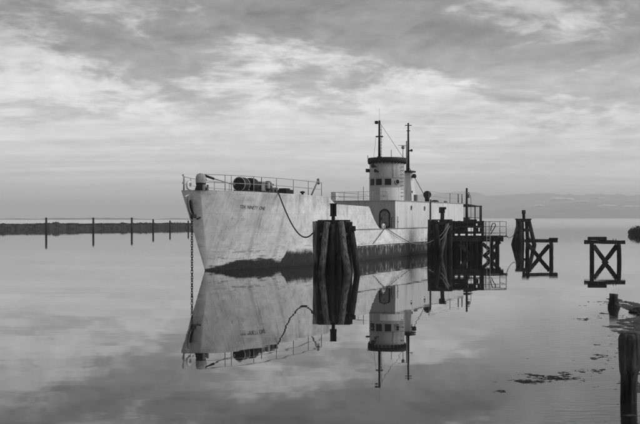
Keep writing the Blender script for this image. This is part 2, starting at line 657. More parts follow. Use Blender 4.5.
def half(s, z):
    q = max(0.0, min(1.0, z / Z_FC))
    d = s - stem(z)
    L = 13.5 + (9.0 - 13.5) * q
    p = 1.9 + 0.5 * q
    r = 1.12 + 0.55 * q
    x = max(0.0, min(1.0, d / L))
    w0 = 0.50 * q ** 0.9
    r = 1.12 + 0.05 * q
    b = w0 * min(1.0, max(0.0, d) / 0.14) ** 0.6 + (HB - w0) * (1 - (1 - x) ** p) ** (1 / r)
    if z < 0:
        b *= 1 + 0.25 * z
    if s > 40:
        b *= 1 - 0.22 * ((s - 40) / (STERN - 40)) ** 2
    return b


s_fc, _ = side(326.8, 196.5)
s_b1, z_b1 = side(337, 204.2)
s_b2, z_b2 = side(369.3, 206.6)
s_b3, _ = side(380.5, 228)


def top(s):
    """top edge of the side plating: forecastle, sweep down to bulwark, quarter round to the deck"""
    if s <= s_fc:
        return Z_FC + (4.67 - Z_FC) * max(0, (s + 1.6)) / (s_fc + 1.6)
    if s <= s_b1:
        t = (s - s_fc) / (s_b1 - s_fc)
        return 4.67 + (z_b1 - 4.67) * (t * t * (3 - 2 * t))
    if s <= s_b2:
        t = (s - s_b1) / (s_b2 - s_b1)
        return z_b1 + (z_b2 - z_b1) * t
    if s <= s_b3:
        t = (s - s_b2) / (s_b3 - s_b2)
        return DECK + (z_b2 - DECK) * (1 - t) ** 1.5
    return DECK


def shell(zlo, zhi, s_end, cols, rows, thick=0.0):
    """both sides of the plating between two heights; zhi may follow top(s)"""
    m = MB()
    for sg in (-1, 1):
        vs, fs = [], []
        for i in range(cols + 1):
            u = (i / cols) ** 1.7
            for j in range(rows + 1):
                # iterate: s depends on z through the stem rake, z on s through the sheer
                z = zlo
                s = 0
                for _ in range(4):
                    s = stem(z) + (s_end - stem(z)) * u
                    zt = zhi(s) if callable(zhi) else zhi
                    z = zlo + (zt - zlo) * j / rows
                vs.append((s, sg * half(s, z), z))
        for i in range(cols):
            for j in range(rows):
                a = i * (rows + 1) + j
                fs.append((a, a + rows + 1, a + rows + 2, a + 1))
        m.add(vs, fs, True)
        if thick:
            iv = [(p[0], sg * max(0.0, abs(p[1]) - thick), p[2]) for p in vs]
            m.add(iv, fs, True)
            rim = []
            for i in range(cols):
                a, b_ = i * (rows + 1) + rows, (i + 1) * (rows + 1) + rows
                rim.append((a, b_, b_ + len(vs), a + len(vs)))
            m.add(vs + iv, rim, False)
    return m


hm = shell(-1.0, DECK, STERN, 120, 14)
# transom
zs = [-1.0 + (DECK + 1) * j / 14 for j in range(15)]
tv = [(STERN, sg * half(STERN, z), z) for z in zs for sg in (-1, 1)]
hm.add(tv, [(2 * j, 2 * j + 1, 2 * j + 3, 2 * j + 2) for j in range(14)])
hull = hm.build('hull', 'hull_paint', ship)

fm = shell(DECK, top, s_b3 + 0.02, 170, 14, 0.05)
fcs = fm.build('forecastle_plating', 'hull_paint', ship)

# decks
mb = MB()
N = 60
vs = []
for i in range(N + 1):
    s = stem(Z_FC) + 0.05 + (s_fc - stem(Z_FC)) * (i / N) ** 1.5
    z = top(s) - 0.03
    vs += [(s, -half(s, z) + 0.03, z), (s, half(s, z) - 0.03, z)]
mb.add(vs, [(2 * i, 2 * i + 1, 2 * i + 3, 2 * i + 2) for i in range(N)])
mb.add([(s_fc, -HB + .05, DECK), (s_fc, HB - .05, DECK), (s_fc, HB - .05, 4.6), (s_fc, -HB + .05, 4.6)], [(0, 1, 2, 3)])
mb.build('forecastle_deck', 'deck_paint', ship)
mb = MB()
vs = []
for i in range(N + 1):
    s = 6 + (STERN - 0.05 - 6) * i / N
    vs += [(s, -half(s, DECK) + 0.03, DECK - 0.03), (s, half(s, DECK) - 0.03, DECK - 0.03)]
mb.add(vs, [(2 * i, 2 * i + 1, 2 * i + 3, 2 * i + 2) for i in range(N)])
mb.build('main_deck', 'deck_paint', ship)


def strake(name, z, s0, s1, r, mat, sides=(-1, 1), n=50):
    for sg in sides:
        pts = [(s0 + (s1 - s0) * i / n, sg * (half(s0 + (s1 - s0) * i / n, z) + r * 0.5), z) for i in range(n + 1)]
        MB().tube(pts, r, 6).build(name, mat, hull)


strake('rubbing_strake', DECK - 0.02, 12.5, STERN - 0.1, 0.035, 'grey_metal')
_, z_r = side(390, 243.4)
strake('fender_strake', z_r, 12.5, STERN - 0.1, 0.06, 'pale_paint')

# name on the bow
cu = bpy.data.curves.new('lettering', 'FONT')
cu.body = 'TEN  NINETY  ONE'
cu.size = 1.0
cu.offset = 0.008
tmp = bpy.data.objects.new('lettering_tmp', cu)
scene.collection.objects.link(tmp)
bpy.context.view_layer.update()
dg = bpy.context.evaluated_depsgraph_get()
tme = bpy.data.meshes.new_from_object(tmp.evaluated_get(dg))
bpy.data.objects.remove(tmp)


def near_t(x, y):
    """port plating hit by a pixel: iterate offset"""
    t = 2.5
    for _ in range(12):
        s, z = side(x, y, t)
        t = half(s, z)
    return s, z


(sL, zL), (sR, zR) = near_t(238.7, 208.3), near_t(264.6, 210.1)
xs_ = [v.co.x for v in tme.vertices]
x0, x1 = min(xs_), max(xs_)
hgt = 0.21
for v in tme.vertices:
    f_ = (v.co.x - x0) / (x1 - x0)
    s = sL + (sR - sL) * f_
    z = zL + (zR - zL) * f_ + v.co.y / 0.7 * hgt
    v.co = (s, -(half(s, z) + 0.010), z)
# every letter is a piece of its own
par = list(range(len(tme.vertices)))


def root(a):
    while par[a] != a:
        a = par[a]
    return a


for p in tme.polygons:
    for v in p.vertices[1:]:
        par[root(v)] = root(p.vertices[0])
isles = {}
for p in tme.polygons:
    isles.setdefault(root(p.vertices[0]), []).append(tuple(p.vertices))
co = [tuple(v.co) for v in tme.vertices]
for key in sorted(isles, key=lambda k: min(co[v][0] for f in isles[k] for v in f)):
    used = sorted({v for f in isles[key] for v in f})
    idx = {v: n for n, v in enumerate(used)}
    m = MB()
    m.add([co[v] for v in used], [tuple(idx[v] for v in f) for f in isles[key]])
    m.build('letter', 'black_paint', fcs)
fcs['label'] = 'rust streaked white bow plating lettered TEN NINETY ONE'
bpy.data.meshes.remove(tme)

# oval hawse opening on the blunt stem face
s_h, z_h = near_t(190.0, 206.5)
e = 0.03
tn = Vector((e * 2, -(half(s_h + e, z_h) - half(s_h - e, z_h)), 0)).normalized()
nrm = Vector((tn.y, -tn.x, 0))
if nrm.y > 0:
    nrm = -nrm
up_ = Vector((stem(z_h + .5) - stem(z_h - .5), 0, 1.0)).normalized()
rgt = up_.cross(nrm).normalized()
nr2 = rgt.cross(up_).normalized()
c0 = Vector((s_h, -half(s_h, z_h), z_h))
Mh = Matrix((rgt, up_, nr2)).transposed().to_4x4()
Mh.translation = c0 - nr2 * 0.02
hp = MB().lathe([(0.24, 0.0), (0.24, 0.10), (0.17, 0.12), (0.165, 0.05)], n=22).build('hawse_rim', 'grey_metal', fcs)
hp.matrix_local = Mh @ Matrix.Diagonal((1.0, 2.6, 1, 1))
hq = MB().lathe([(0.168, 0.055), (0.0, 0.05)], n=22).build('hawse_opening', 'rubber', fcs)
hq.matrix_local = Mh @ Matrix.Diagonal((1.0, 2.6, 1, 1))
ab = MB()
ab.tube([c0 + nr2 * 0.10 + up_ * 0.38, c0 + nr2 * 0.12 - up_ * 0.5], 0.06, 8)
ab.box(c0 + nr2 * 0.1 - up_ * 0.62, (0.34, 0.2, 0.22))
ab.build('anchor_shank', 'dark_metal', fcs)
MB().bar(c0 - rgt * 0.34 + up_ * 0.72 + nr2 * 0.03, c0 + rgt * 0.3 + up_ * 0.72 + nr2 * 0.03, 0.07, 0.05).build('ledge', 'pale_paint', fcs)
s_k, z_k = near_t(195.5, 217.5)
ck = Vector((s_k, -half(s_k, z_k), z_k))
MB().bar(ck - rgt * 0.3 + nr2 * 0.03, ck + rgt * 0.12 + nr2 * 0.03, 0.09, 0.07).build('step', 'dark_metal', fcs)

# forecastle railing, both sides
rail = empty('railing', (0, 0, 0))
rail.parent = ship
port_px = [(183.6, 190), (204, 191), (226.6, 192), (254.5, 193.4), (277.3, 194.5), (294.4, 195.4), (309.4, 196), (322.6, 196.5)]
tops = {}
ss = []
for x, y in port_px:
    s, z = near_t(x, y)
    ss.append(max(s, stem(Z_FC) + 0.12))
RH = 0.93
for sg in (-1, 1):
    P2, P1, P3 = [], [], []
    for i, s in enumerate(ss):
        zt = top(s)
        b = sg * max(0.12, half(s, zt) - 0.08)
        MB().tube([(s, b, zt - 0.02), (s, b, zt + RH)], 0.026, 6).build('post', 'rail_paint', rail)
        tops[(sg, i)] = (s, b, zt + RH)
    fine_s = [ss[0] + (ss[-1] - ss[0]) * (k / 30) for k in range(31)]
    for hh_, nm in ((RH, 'top_rail'), (RH * 0.5, 'mid_rail')):
        pts = [(s, sg * max(0.12, half(s, top(s)) - 0.08), top(s) + hh_) for s in fine_s]
        MB().tube(pts, 0.022, 6).build(nm, 'rail_paint', rail)
# davit leaning at the break
s_d0, z_d0 = side(313, 196.4)
s_d1, z_d1 = side(320, 180.5)
mb = MB()
mb.tube([(s_d0, -3.05, 4.66), (s_d1, -3.05, z_d1)], 0.055, 8)
mb.tube([(s_d1, -3.05, z_d1 + 0.12), (s_d1 + 0.1, -3.05, z_d1 - 0.25)], 0.09, 8)
mb.build('davit', 'grey_metal', ship)


def fc_at(x, t):
    """point on the forecastle deck below pixel column x at offset t"""
    s, _ = side(x, 195, t)
    return s, -t, top(s) - 0.02


# panama lead at the stem head
s, y_, z = fc_at(189.2, 0.75)
MB().torus((s, y_, z + 0.24), 0.2, 0.085, 'Y').build('fairlead', 'pale_paint', ship)
# covered capstan
s, y_, z = fc_at(200.8, 0.6)
cap = empty('capstan', (s, y_, z))
cap.parent = ship
MB().lathe([(0.0, 0.0), (0.36, 0.0), (0.34, 0.1), (0.27, 0.28), (0.30, 0.42), (0.31, 0.44)], n=20).build('base', 'dark_metal', cap)
MB().lathe([(0.29, 0.40), (0.31, 0.55), (0.30, 0.78), (0.24, 0.93), (0.10, 1.01), (0.0, 1.02)], n=20).build('cover', 'rail_paint', cap)
MB().bar((0.28, 0, 0.75), (0.36, -0.05, 0.55), 0.1, 0.25).build('crank_housing', 'grey_metal', cap)
for dx in (-.2, .22):
    MB().bar((dx, -0.34, 0.0), (dx, -0.34, 0.33), 0.12, 0.1).build('bracket', 'grey_metal', cap)
# boom sloping from the capstan to the winch
sb, yb, zb = fc_at(235, 1.4)
MB().tube([(s + .3, y_ - .1, z + 0.88), (s + 1.0, y_ - .25, z + .72)], 0.075, 8).build('boom_butt', 'dark_metal', ship)
MB().tube([(s + 1.0, y_ - .25, z + .72), (sb, yb, zb + 0.42)], 0.03, 6).build('boom', 'grey_metal', ship)

# mooring winch: two big flanges and a drum, axis fore and aft
winch = empty('winch', (0, 0, 0))
winch.parent = ship
tW = 1.1
s1_, y1_, zw = fc_at(241.5, tW)
s2_, _, _ = fc_at(251.5, tW)
s3_, _, _ = fc_at(267.5, tW)
zc = zw + 0.52


def disc(s, r, wd, mat, nm):
    d = MB().lathe([(0.0, -wd / 2), (r * 0.96, -wd / 2), (r, -wd * .3), (r, wd * .3), (r * 0.96, wd / 2), (0.0, wd / 2)], n=28, axis='X', c=(s, y1_, zc))
    return d.build(nm, mat, winch)


disc(s1_ - 0.26, 0.43, 0.06, 'dark_metal', 'flange')
MB().torus((s1_ - 0.28, y1_, zc), 0.44, 0.035, 'X', 28, 6).build('flange_rim', 'rail_paint', winch)
disc(s1_ + 0.02, 0.45, 0.50, 'dark_metal', 'wire_drum')
disc(s1_ + 0.34, 0.43, 0.06, 'rail_paint', 'flange')
disc(s2_ - 0.05, 0.45, 0.55, 'dark_metal', 'brake_drum')
disc(s2_ + 0.33, 0.36, 0.10, 'grey_metal', 'flange')
disc((s2_ + s3_) / 2 + 0.12, 0.17, s3_ - s2_ - 0.5, 'dark_metal', 'barrel')
MB().box(((s2_ + s3_) / 2 + 0.15, y1_ + 0.1, zc - 0.05), (0.5, 0.62, 0.62)).build('gear_case', 'grey_metal', winch, 0.05)
MB().box(((s2_ + s3_) / 2 + 0.65, y1_ - 0.1, zc + 0.02), (0.26, 0.5, 0.42)).build('motor', 'rail_paint', winch, 0.05)
MB().tube([(s2_ + 0.45, y1_ - 0.42, zw), (s2_ + 0.42, y1_ - 0.5, zc + 0.5)], 0.025, 6).build('brake_lever', 'dark_metal', winch)
for k in range(0):
    disc(s2_ + 0.5 + k * 0.25, 0.33, 0.07, 'dark_metal' if k % 2 else 'rail_paint', 'rib')
disc(s3_ + 0.05, 0.34, 0.12, 'grey_metal', 'flange')
MB().box(((s1_ + s3_) / 2, y1_, zw + 0.09), (s3_ - s1_ + 0.6, 0.8, 0.16)).build('bed', 'dark_metal', winch, 0.02)
MB().bar((s3_ - .1, y1_, zc + .1), (s3_ + 0.75, y1_, zc + .1), 0.1, 0.12).build('shaft', 'dark_metal', winch)
for q in (s1_ + 0.5, s3_ + .2):
    MB().bar((q, y1_ - 0.3, zw), (q, y1_, zc), 0.1, 0.12).build('bearing_post', 'grey_metal', winch)

# bitts, locker, small bollard
s, y_, z = fc_at(274, 2.6)
mb = MB()
for dx in (-0.16, 0.2):
    mb.lathe([(0.0, 0.0), (0.13, 0.0), (0.12, 0.24), (0.17, 0.28), (0.17, 0.36), (0.0, 0.38)], n=14, c=(s + dx, y_, z))
mb.build('bitts', 'grey_metal', ship)
rope_start = (s - 0.05, y_, z + 0.27)
s, y_, z = fc_at(285.5, 1.2)
mb = MB()
mb.box((s, y_, z + 0.22), (1.0, 0.7, 0.4)).box((s - 0.15, y_, z + 0.46), (0.55, 0.6, 0.1))
mb.build('locker', 'dark_metal', ship, 0.03)
s, y_, z = fc_at(302.5, 2.0)
mb = MB()
mb.lathe([(0.0, 0), (0.08, 0), (0.07, 0.2), (0.17, 0.24), (0.17, 0.32), (0.0, 0.36)], n=12, c=(s, y_, z))
mb.build('bollard', 'dark_metal', ship)

# ---- deckhouse with full-width front bulkhead
s_df, _ = side(395.5, 200)
s_de, _ = side(463.5, 205)
_, z_dt = side(395.5, 199.6)
_, z_dt2 = side(463.5, 204.6)
z_dt = (z_dt + z_dt2) / 2
zi = DECK - 0.03
dh = MB()
NB = 24
vs = []
for i in range(NB + 1):
    s = s_df + (s_de - s_df) * i / NB
    vs += [(s, -HB + 0.02, zi), (s, -HB + 0.02, z_dt), (s, HB - 0.02, z_dt), (s, HB - 0.02, zi)]
fs = [(0, 1, 2, 3), tuple(4 * NB + k for k in (3, 2, 1, 0))]
for i in range(NB):
    for k in range(3):
        fs.append((4 * i + k, 4 * i + 4 + k, 4 * i + 5 + k, 4 * i + 1 + k))
dh.add(vs, fs)
house = dh.build('deckhouse', 'house_paint', ship)
MB().box(((s_df + s_de) / 2, 0, z_dt + 0.02), (s_de - s_df + 0.14, 2 * HB + 0.1, 0.05)).build('roof_edge', 'rail_paint', house)
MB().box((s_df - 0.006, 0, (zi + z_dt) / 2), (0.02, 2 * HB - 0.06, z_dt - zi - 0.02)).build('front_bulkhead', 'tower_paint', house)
# arched door in the front bulkhead
arch = []
dy0, dw, dz0, dz1 = -2.25, 0.62, DECK + 0.1, 3.85
aw = dw / 2


def arched(wd, z0, z1, xx, yc, n=12):
    r = wd / 2
    pts = [(yc - r, z0), (yc + r, z0)]
    for k in range(n + 1):
        a = math.pi * k / n
        pts.append((yc + r * math.cos(a), z1 - r + r * math.sin(a)))
    return [Vector((xx, p[0], p[1])) for p in pts]


fr_o = arched(0.98, dz0 - 0.06, dz1 + 0.08, 0, dy0)
fr_i = arched(0.78, dz0 + 0.04, dz1 - 0.04, 0, dy0)
n_ = len(fr_o)
mb = MB()
vs = [p + Vector((s_df - 0.06, 0, 0)) for p in fr_o] + [p + Vector((s_df - 0.06, 0, 0)) for p in fr_i] + \
     [p + Vector((s_df + 0.0, 0, 0)) for p in fr_o] + [p + Vector((s_df + 0.0, 0, 0)) for p in fr_i]
fs = []
for k in range(n_):
    k2 = (k + 1) % n_
    fs += [(k, k2, n_ + k2, n_ + k), (k, k2, 2 * n_ + k2, 2 * n_ + k), (n_ + k, n_ + k2, 3 * n_ + k2, 3 * n_ + k)]
mb.add(vs, fs)
mb.build('door_frame', 'dark_metal', house)
mb = MB()
mb.add([p + Vector((s_df - 0.02, 0, 0)) for p in fr_i], [tuple(range(n_))])
dr = mb.build('door', 'grey_metal', house)
MB().tube([(s_df - 0.07, dy0 + 0.28, 3.0), (s_df - 0.07, dy0 + 0.28, 3.25)], 0.02, 6).build('handle', 'dark_metal', dr)
MB().tube([(s_df - 0.35, -3.0, DECK), (s_df - 0.35, -3.0, 3.25), (s_df - 0.05, -3.0, 3.25)], 0.03, 6).build('grab_rail', 'dark_metal', house)
MB().tube([(s_df + 0.35, -3.26, DECK + 0.02), (s_df + 0.35, -3.26, 3.3), (s_df + 0.35, -3.2, 3.32)], 0.02, 6).build('grab_rail', 'dark_metal', house)
MB().bar((s_df - 0.3, -3.0, 2.9), (s_df + 0.7, -3.24, 2.9), 0.03, 0.03).build('rung', 'dark_metal', house)
# portholes, side seam pipe
for x, y in ((411.3, 207.8), (424.6, 208.4)):
    s, z = side(x, y)
    ph = MB().lathe([(0.0, -0.02), (0.12, -0.02), (0.12, 0.035), (0.17, 0.035), (0.18, 0.0)], n=16, axis='Y').build('porthole', 'grey_metal', house)
    ph.location = (s, -HB - 0.0, z)
    ph.scale = (0.8, -1, 1.15)
    MB().lathe([(0.0, -0.004), (0.118, -0.004)], n=16, axis='Y').build('pane', 'glass', ph)
s_p, z_p = side(430, 200)
MB().tube([(s_p, -HB - 0.06, z_dt + 0.25), (s_p, -HB - 0.06, DECK + 0.4)], 0.06, 8).build('drain_pipe', 'dark_metal', house)
# bollard and mooring eye on the open deck by the door
s_m, z_m = side(384.5, 227.5)
mb = MB()
mb.torus((s_m, -HB + 0.1, DECK + 0.12), 0.2, 0.09, 'Y')
mb.build('fairlead', 'pale_paint', ship)

# roof railing over the front bulkhead
rr = empty('railing', (0, 0, 0))
rr.parent = ship
ry = [2.7, 1.5, 0.2, -1.1, -2.4]
zr = z_dt + 0.04
for q in ry:
    MB().tube([(s_df + 0.12, q, zr), (s_df + 0.12, q, zr + 0.72)], 0.024, 6).build('post', 'rail_paint', rr)
for h_ in (0.72, 0.36):
    MB().tube([(s_df + 0.12, 2.7, zr + h_), (s_df + 0.12, -2.4, zr + h_)], 0.02, 6).build('rail', 'rail_paint', rr)
    MB().tube([(s_df + 0.12, 2.7, zr + h_), (s_df + 8.0, 2.95, zr + h_)], 0.02, 6).build('rail', 'rail_paint', rr)
MB().box((s_df + 0.5, 2.55, zr + 0.36), (0.5, 0.42, 0.75)).build('locker', 'pale_paint', ship, 0.02)
MB().tube([(s_df + 0.3, -0.2, zr), (s_df + 0.3, -0.2, zr + 1.15)], 0.025, 6).build('antenna', 'grey_metal', ship)

# ---- conning tower
s_t, _ = side(387, 180, 0.0)
D_t = OY + s_t * ay
PXM = D_t / F                                  # metres per photo pixel at the tower
zT = lambda y: H - (y - HY) * PXM
tower = empty('conning_tower', (s_t, 0, z_dt))
tower.parent = ship
rT = 17.6 * PXM
h1 = zT(163) - z_dt
tb = MB().lathe([(rT * 1.06, 0.0), (rT * 1.06, 0.05), (rT, 0.06), (rT, h1 * 0.3), (rT, h1 * 0.62), (rT * 0.985, h1), (0, h1)], n=48)
tw = tb.build('wall', 'tower_paint', tower)
# dark overhanging cap with stiffeners under the lip
hc0, hc1 = zT(163.2) - z_dt, zT(158.2) - z_dt
rC = 19.4 * PXM
MB().lathe([(rT * 0.9, hc0 + 0.03), (rC - 0.06, hc0 + 0.03), (rC, hc0 + 0.10), (rC, hc1 - 0.05), (rC - 0.05, hc1), (0, hc1 + 0.06)], n=48).build('cap', 'dark_metal', tower)
for k in range(28):
    a = 2 * math.pi * k / 28
    m = MB()
    m.bar((math.cos(a) * (rT - 0.02), math.sin(a) * (rT - 0.02), hc0 - 0.05), (math.cos(a) * (rC - 0.05), math.sin(a) * (rC - 0.05), hc0 + 0.04), 0.05, 0.16)
    m.build('bracket', 'dark_metal', tower)


def tower_ang(xp):
    """angle on the drum (ship local) under photo column xp"""
    k = (xp - CX) / F
    wc = Vector((OX + s_t * ax, OY + s_t * ay))
    best = None
    for i in range(3600):
        a = 2 * math.pi * i / 3600
        lx, ly = rT * math.cos(a), rT * math.sin(a)
        wx = wc.x + lx * ax - ly * nx_
        wy = wc.y + lx * ay - ly * ny_
        if wy < D_t:
            e_ = abs(wx / wy - k)
            if best is None or e_ < best[0]:
                best = (e_, a)
    return best[1]


def curved_plate(a, wd, z0, z1, r, thick, n=6):
    m = MB()
    da = wd / r / 2
    vs, fs = [], []
    for i in range(n + 1):
        q = a - da + 2 * da * i / n
        for rr_ in (r, r + thick):
            for z in (z0, z1):
                vs.append((rr_ * math.cos(q), rr_ * math.sin(q), z))
    for i in range(n):
        o = 4 * i
        fs += [(o + 2, o + 3, o + 7, o + 6), (o, o + 2, o + 6, o + 4), (o + 1, o + 5, o + 7, o + 3)]
    fs += [(0, 1, 3, 2), (4 * n, 4 * n + 2, 4 * n + 3, 4 * n + 1)]
    return m.add(vs, fs)


zw0, zw1 = zT(185.6) - z_dt, zT(179.4) - z_dt
for xp, wpx in ((372.4, 4.2), (379.0, 6.0), (388.0, 6.6)):
    a = tower_ang(xp)
    # width along the arc so that it spans wpx seen from here
    a0, a1 = tower_ang(max(xp - wpx / 2, 369.8)), tower_ang(xp + wpx / 2)
    wd = abs(a1 - a0) * rT
    am = (a0 + a1) / 2
    fr = curved_plate(am, wd + 0.08, zw0 - 0.05, zw1 + 0.05, rT - 0.01, 0.022).build('window', 'tower_paint', tower)
    curved_plate(am, wd - 0.02, zw0, zw1, rT + 0.002, 0.022).build('pane', 'glass', fr)
a = tower_ang(397.2)
for (xp, rr_) in ((397.2, 0.19),):
    ph = MB().lathe([(0.0, 0.0), (rr_, 0.0), (rr_, 0.05), (rr_ + 0.06, 0.05), (rr_ + 0.07, 0.0)], n=18, axis='X').build('porthole', 'rail_paint', tower)
    ph.location = (math.cos(a) * (rT + 0.005), math.sin(a) * (rT + 0.005), (zw0 + zw1) / 2)
    ph.rotation_euler = (0, 0, a)
    MB().lathe([(0.0, 0.02), (rr_ - 0.002, 0.02)], n=18, axis='X').build('pane', 'glass', ph)
# pale curved shield round the lower part, port side
a0, a1 = tower_ang(380), tower_ang(403)
curved_plate((a0 + a1) / 2, abs(a1 - a0) * rT, 0.03, zT(188) - z_dt, rT + 0.02, 0.03, 18).build('shield', 'house_paint', tower)
a = tower_ang(384)
MB().bar((math.cos(a) * (rT + .06), math.sin(a) * (rT + .06), 0.4), (math.cos(a) * (rT + .06), math.sin(a) * (rT + .06), 0.62), 0.04, 0.04).build('handle', 'dark_metal', tower)
a = tower_ang(401.5)
for k in range(9):
    q = Vector((math.cos(a), math.sin(a), 0))
    tq = Vector((-math.sin(a), math.cos(a), 0))
    zq = 0.5 + k * 0.32
    MB().tube([q * rT + tq * -.16 + Vector((0, 0, zq)), q * (rT + .12) + tq * -.16 + Vector((0, 0, zq)), q * (rT + .12) + tq * .16 + Vector((0, 0, zq)), q * rT + tq * .16 + Vector((0, 0, zq))], 0.018, 5).build('ladder_rung', 'dark_metal', tower)
a = tower_ang(393.0)
q = Vector((math.cos(a), math.sin(a), 0))
MB().tube([q * (rT + .03) + Vector((0, 0, zw1 + 0.1)), q * (rT + .03) + Vector((0, 0, h1))], 0.022, 6).build('conduit', 'grey_metal', tower)
MB().lathe([(rT + 0.001, zw1 + 0.09), (rT + 0.03, zw1 + 0.09), (rT + 0.03, zw1 + 0.14), (rT + 0.001, zw1 + 0.14)], n=48).build('drip_rail', 'tower_paint', tower)
# loudhailers / lamp
for xp, y0, sz in ((376.0, 167.0, 0.26), (378.0, 172.0, 0.2)):
    a = tower_ang(xp)
    c = Vector((math.cos(a), math.sin(a), 0))
    zc_ = zT(y0) - z_dt
    m = MB()
    m.tube([c * (rT - 0.02) + Vector((0, 0, zc_ - 0.05)), c * (rT + 0.12) + Vector((0, 0, zc_)), c * (rT + 0.45) + Vector((0, 0, zc_ + 0.02))], [0.05, 0.07, sz * 0.75], 12)
    m.build('loudhailer', 'dark_metal', tower)
a = tower_ang(371.0) - 0.0
m = MB()
c = Vector((-math.cos(0), 0, 0))
wl = Vector((-ax * 0 - 1, 0, 0))
# side lamps on brackets, left and right as seen from the bow quarter
ul = Matrix.Rotation(0, 3, 'Z') @ Vector((-ax, nx_, 0)).normalized()
m.box(ul * (rT + 0.16) + Vector((0, 0, zT(170.6) - z_dt)), (0.26, 0.26, 0.3))
m.bar(ul * (rT - 0.05) + Vector((0, 0, zT(170.6) - z_dt)), ul * (rT + 0.1) + Vector((0, 0, zT(170.6) - z_dt)), 0.06, 0.06)
m.build('side_lamp', 'dark_metal', tower)
# small things on the cap
for xp, hh_ in ((367.8, 0.25), (391.3, 0.75), (403.0, 0.95)):
    k = (xp - 387) * PXM
    p = Vector((-ul.x * k, -ul.y * k, hc1))
    MB().tube([p, p + Vector((0, 0, hh_))], 0.03, 6).build('antenna', 'grey_metal', tower)
k = (403 - 387) * PXM
p = Vector((-ul.x * k, -ul.y * k, hc1 + 0.95))
MB().lathe([(0.0, -0.16), (0.12, -0.12), (0.15, 0.0), (0.12, 0.14), (0.0, 0.18)], n=12, c=p).build('lamp', 'grey_metal', tower)
MB().bar(p + Vector((-ul.x * -0.45, -ul.y * -0.45, 0.2)), p + Vector((-ul.x * 0.3, -ul.y * 0.3, 0.16)), 0.03, 0.04).build('wind_vane', 'grey_metal', tower)

# foremast on the cap
mast = empty('mast', (0, 0, 0))
mast.parent = ship
km = (379.4 - 387) * PXM
pm = Vector((s_t, 0, 0)) - ul * km
zm0, zm1 = z_dt + hc1, zT(120.5)
MB().tube([(pm.x, pm.y, zm0), (pm.x, pm.y, zm1)], [0.12, 0.085], 10).build('pole', 'dark_metal', mast)
MB().lathe([(0.0, 0.0), (0.22, 0.0), (0.2, 0.15), (0.0, 0.18)], n=14, c=(pm.x, pm.y, zm0)).build('mast_foot', 'dark_metal', mast)
zy = zT(136.6)
MB().bar(pm + ul * 0.33 + Vector((0, 0, zy)), pm - ul * 0.33 + Vector((0, 0, zy)), 0.09, 0.12).build('crossarm', 'dark_metal', mast)
zy = zT(122.5)
m = MB()
m.box(pm + ul * 0.26 + Vector((0, 0, zy)), (0.26, 0.22, 0.26)).bar(pm + ul * 0.2 + Vector((0, 0, zy)), pm - ul * 0.1 + Vector((0, 0, zy)), 0.06, 0.06)
m.build('masthead_lamp', 'dark_metal', mast)
for k in range(9):
    z = zm0 + 0.35 + k * 0.27
    MB().bar(pm + Vector((0, 0, z)), pm - ul * 0.22 + Vector((0, 0, z)), 0.03, 0.03).build('rung', 'dark_metal', mast)
MB().tube([pm - ul * 0.2 + Vector((0, 0, zm0)), pm - ul * 0.2 + Vector((0, 0, zm0 + 2.9))], 0.018, 5).build('rung_rail', 'dark_metal', mast)
MB().tube([pm + Vector((0, 0, zm1 - 0.1)), pm + Vector((0, 0, zm1 + 1.1))], 0.010, 5).build('whip_antenna', 'grey_metal', mast)
MB().tube([pm + Vector((0, 0, zm1 - 0.15)), Vector((s_t, 0, zm0)) - ul * (16.5 * PXM)], 0.016, 5).build('stay', 'dark_metal', mast)
MB().tube([pm + ul * 0.3 + Vector((0, 0, zT(136.6))), pm + ul * 0.5 + Vector((0, 0, zm0))], 0.012, 5).build('stay', 'dark_metal', mast)

# mainmast and the tapered casing it stands on, abaft the tower
s_2, _ = side(408.3, 180, 0.0)
D2 = OY + s_2 * ay
P2M = D2 / F
z2 = lambda y: H - (y - HY) * P2M
case = MB()
hw0, hw1 = 0.62, 0.33
zc1 = z2(172.5)
vs = [(s_2 + a_ * hw * 1.0, b_ * hw, z) for z, hw in ((z_dt, hw0), (zc1, hw1)) for a_, b_ in ((-1, -1), (1, -1), (1, 1), (-1, 1))]
case.add(vs, [(0, 1, 5, 4), (1, 2, 6, 5), (2, 3, 7, 6), (3, 0, 4, 7), (4, 5, 6, 7)])
cs = case.build('mast_casing', 'house_paint', ship, 0.06)
MB().box((s_2 - 0.35, -0.2, zc1 + 0.06), (1.25, 0.9, 0.16)).build('platform', 'dark_metal', cs, 0.02)
MB().lathe([(0.0, -0.2), (0.2, -0.16), (0.22, 0.05), (0.1, 0.2), (0, 0.2)], n=14, c=(s_2 - 0.1, -0.62, zc1 - 0.35)).build('bell', 'dark_metal', cs)
MB().box((s_2 - .4, -.55, z2(192)), (.12, .05, .2)).build('hatch_handle', 'dark_metal', cs)
mast2 = empty('mast', (s_2, 0, 0))
mast2.parent = ship
zt2 = z2(123)
MB().tube([(0, 0, zc1 + 0.1), (0, 0, zt2)], [0.12, 0.075], 10).build('pole', 'dark_metal', mast2)
for y in (125.4, 130.8):
    z = z2(y)
    lw = 0.32 if y < 128 else 0.18
    MB().bar(ul * lw + Vector((0, 0, z)), -ul * lw + Vector((0, 0, z)), 0.06, 0.07).build('crossarm', 'dark_metal', mast2)
z = z2(150.7)
m = MB()
m.bar(Vector((0, 0, z)), -ul * 0.32 + Vector((0, 0, z)), 0.1, 0.1)
m.lathe([(0, -0.1), (0.1, -0.08), (0.12, 0.1), (0, 0.14)], n=10, c=-ul * 0.3 + Vector((0, 0, z)))
m.build('lamp', 'dark_metal', mast2)
MB().tube([ul * 0.17 + Vector((0, 0, zc1 + .1)), ul * 0.17 + Vector((0, 0, z2(141)))], 0.05, 6).build('conduit', 'grey_metal', mast2)
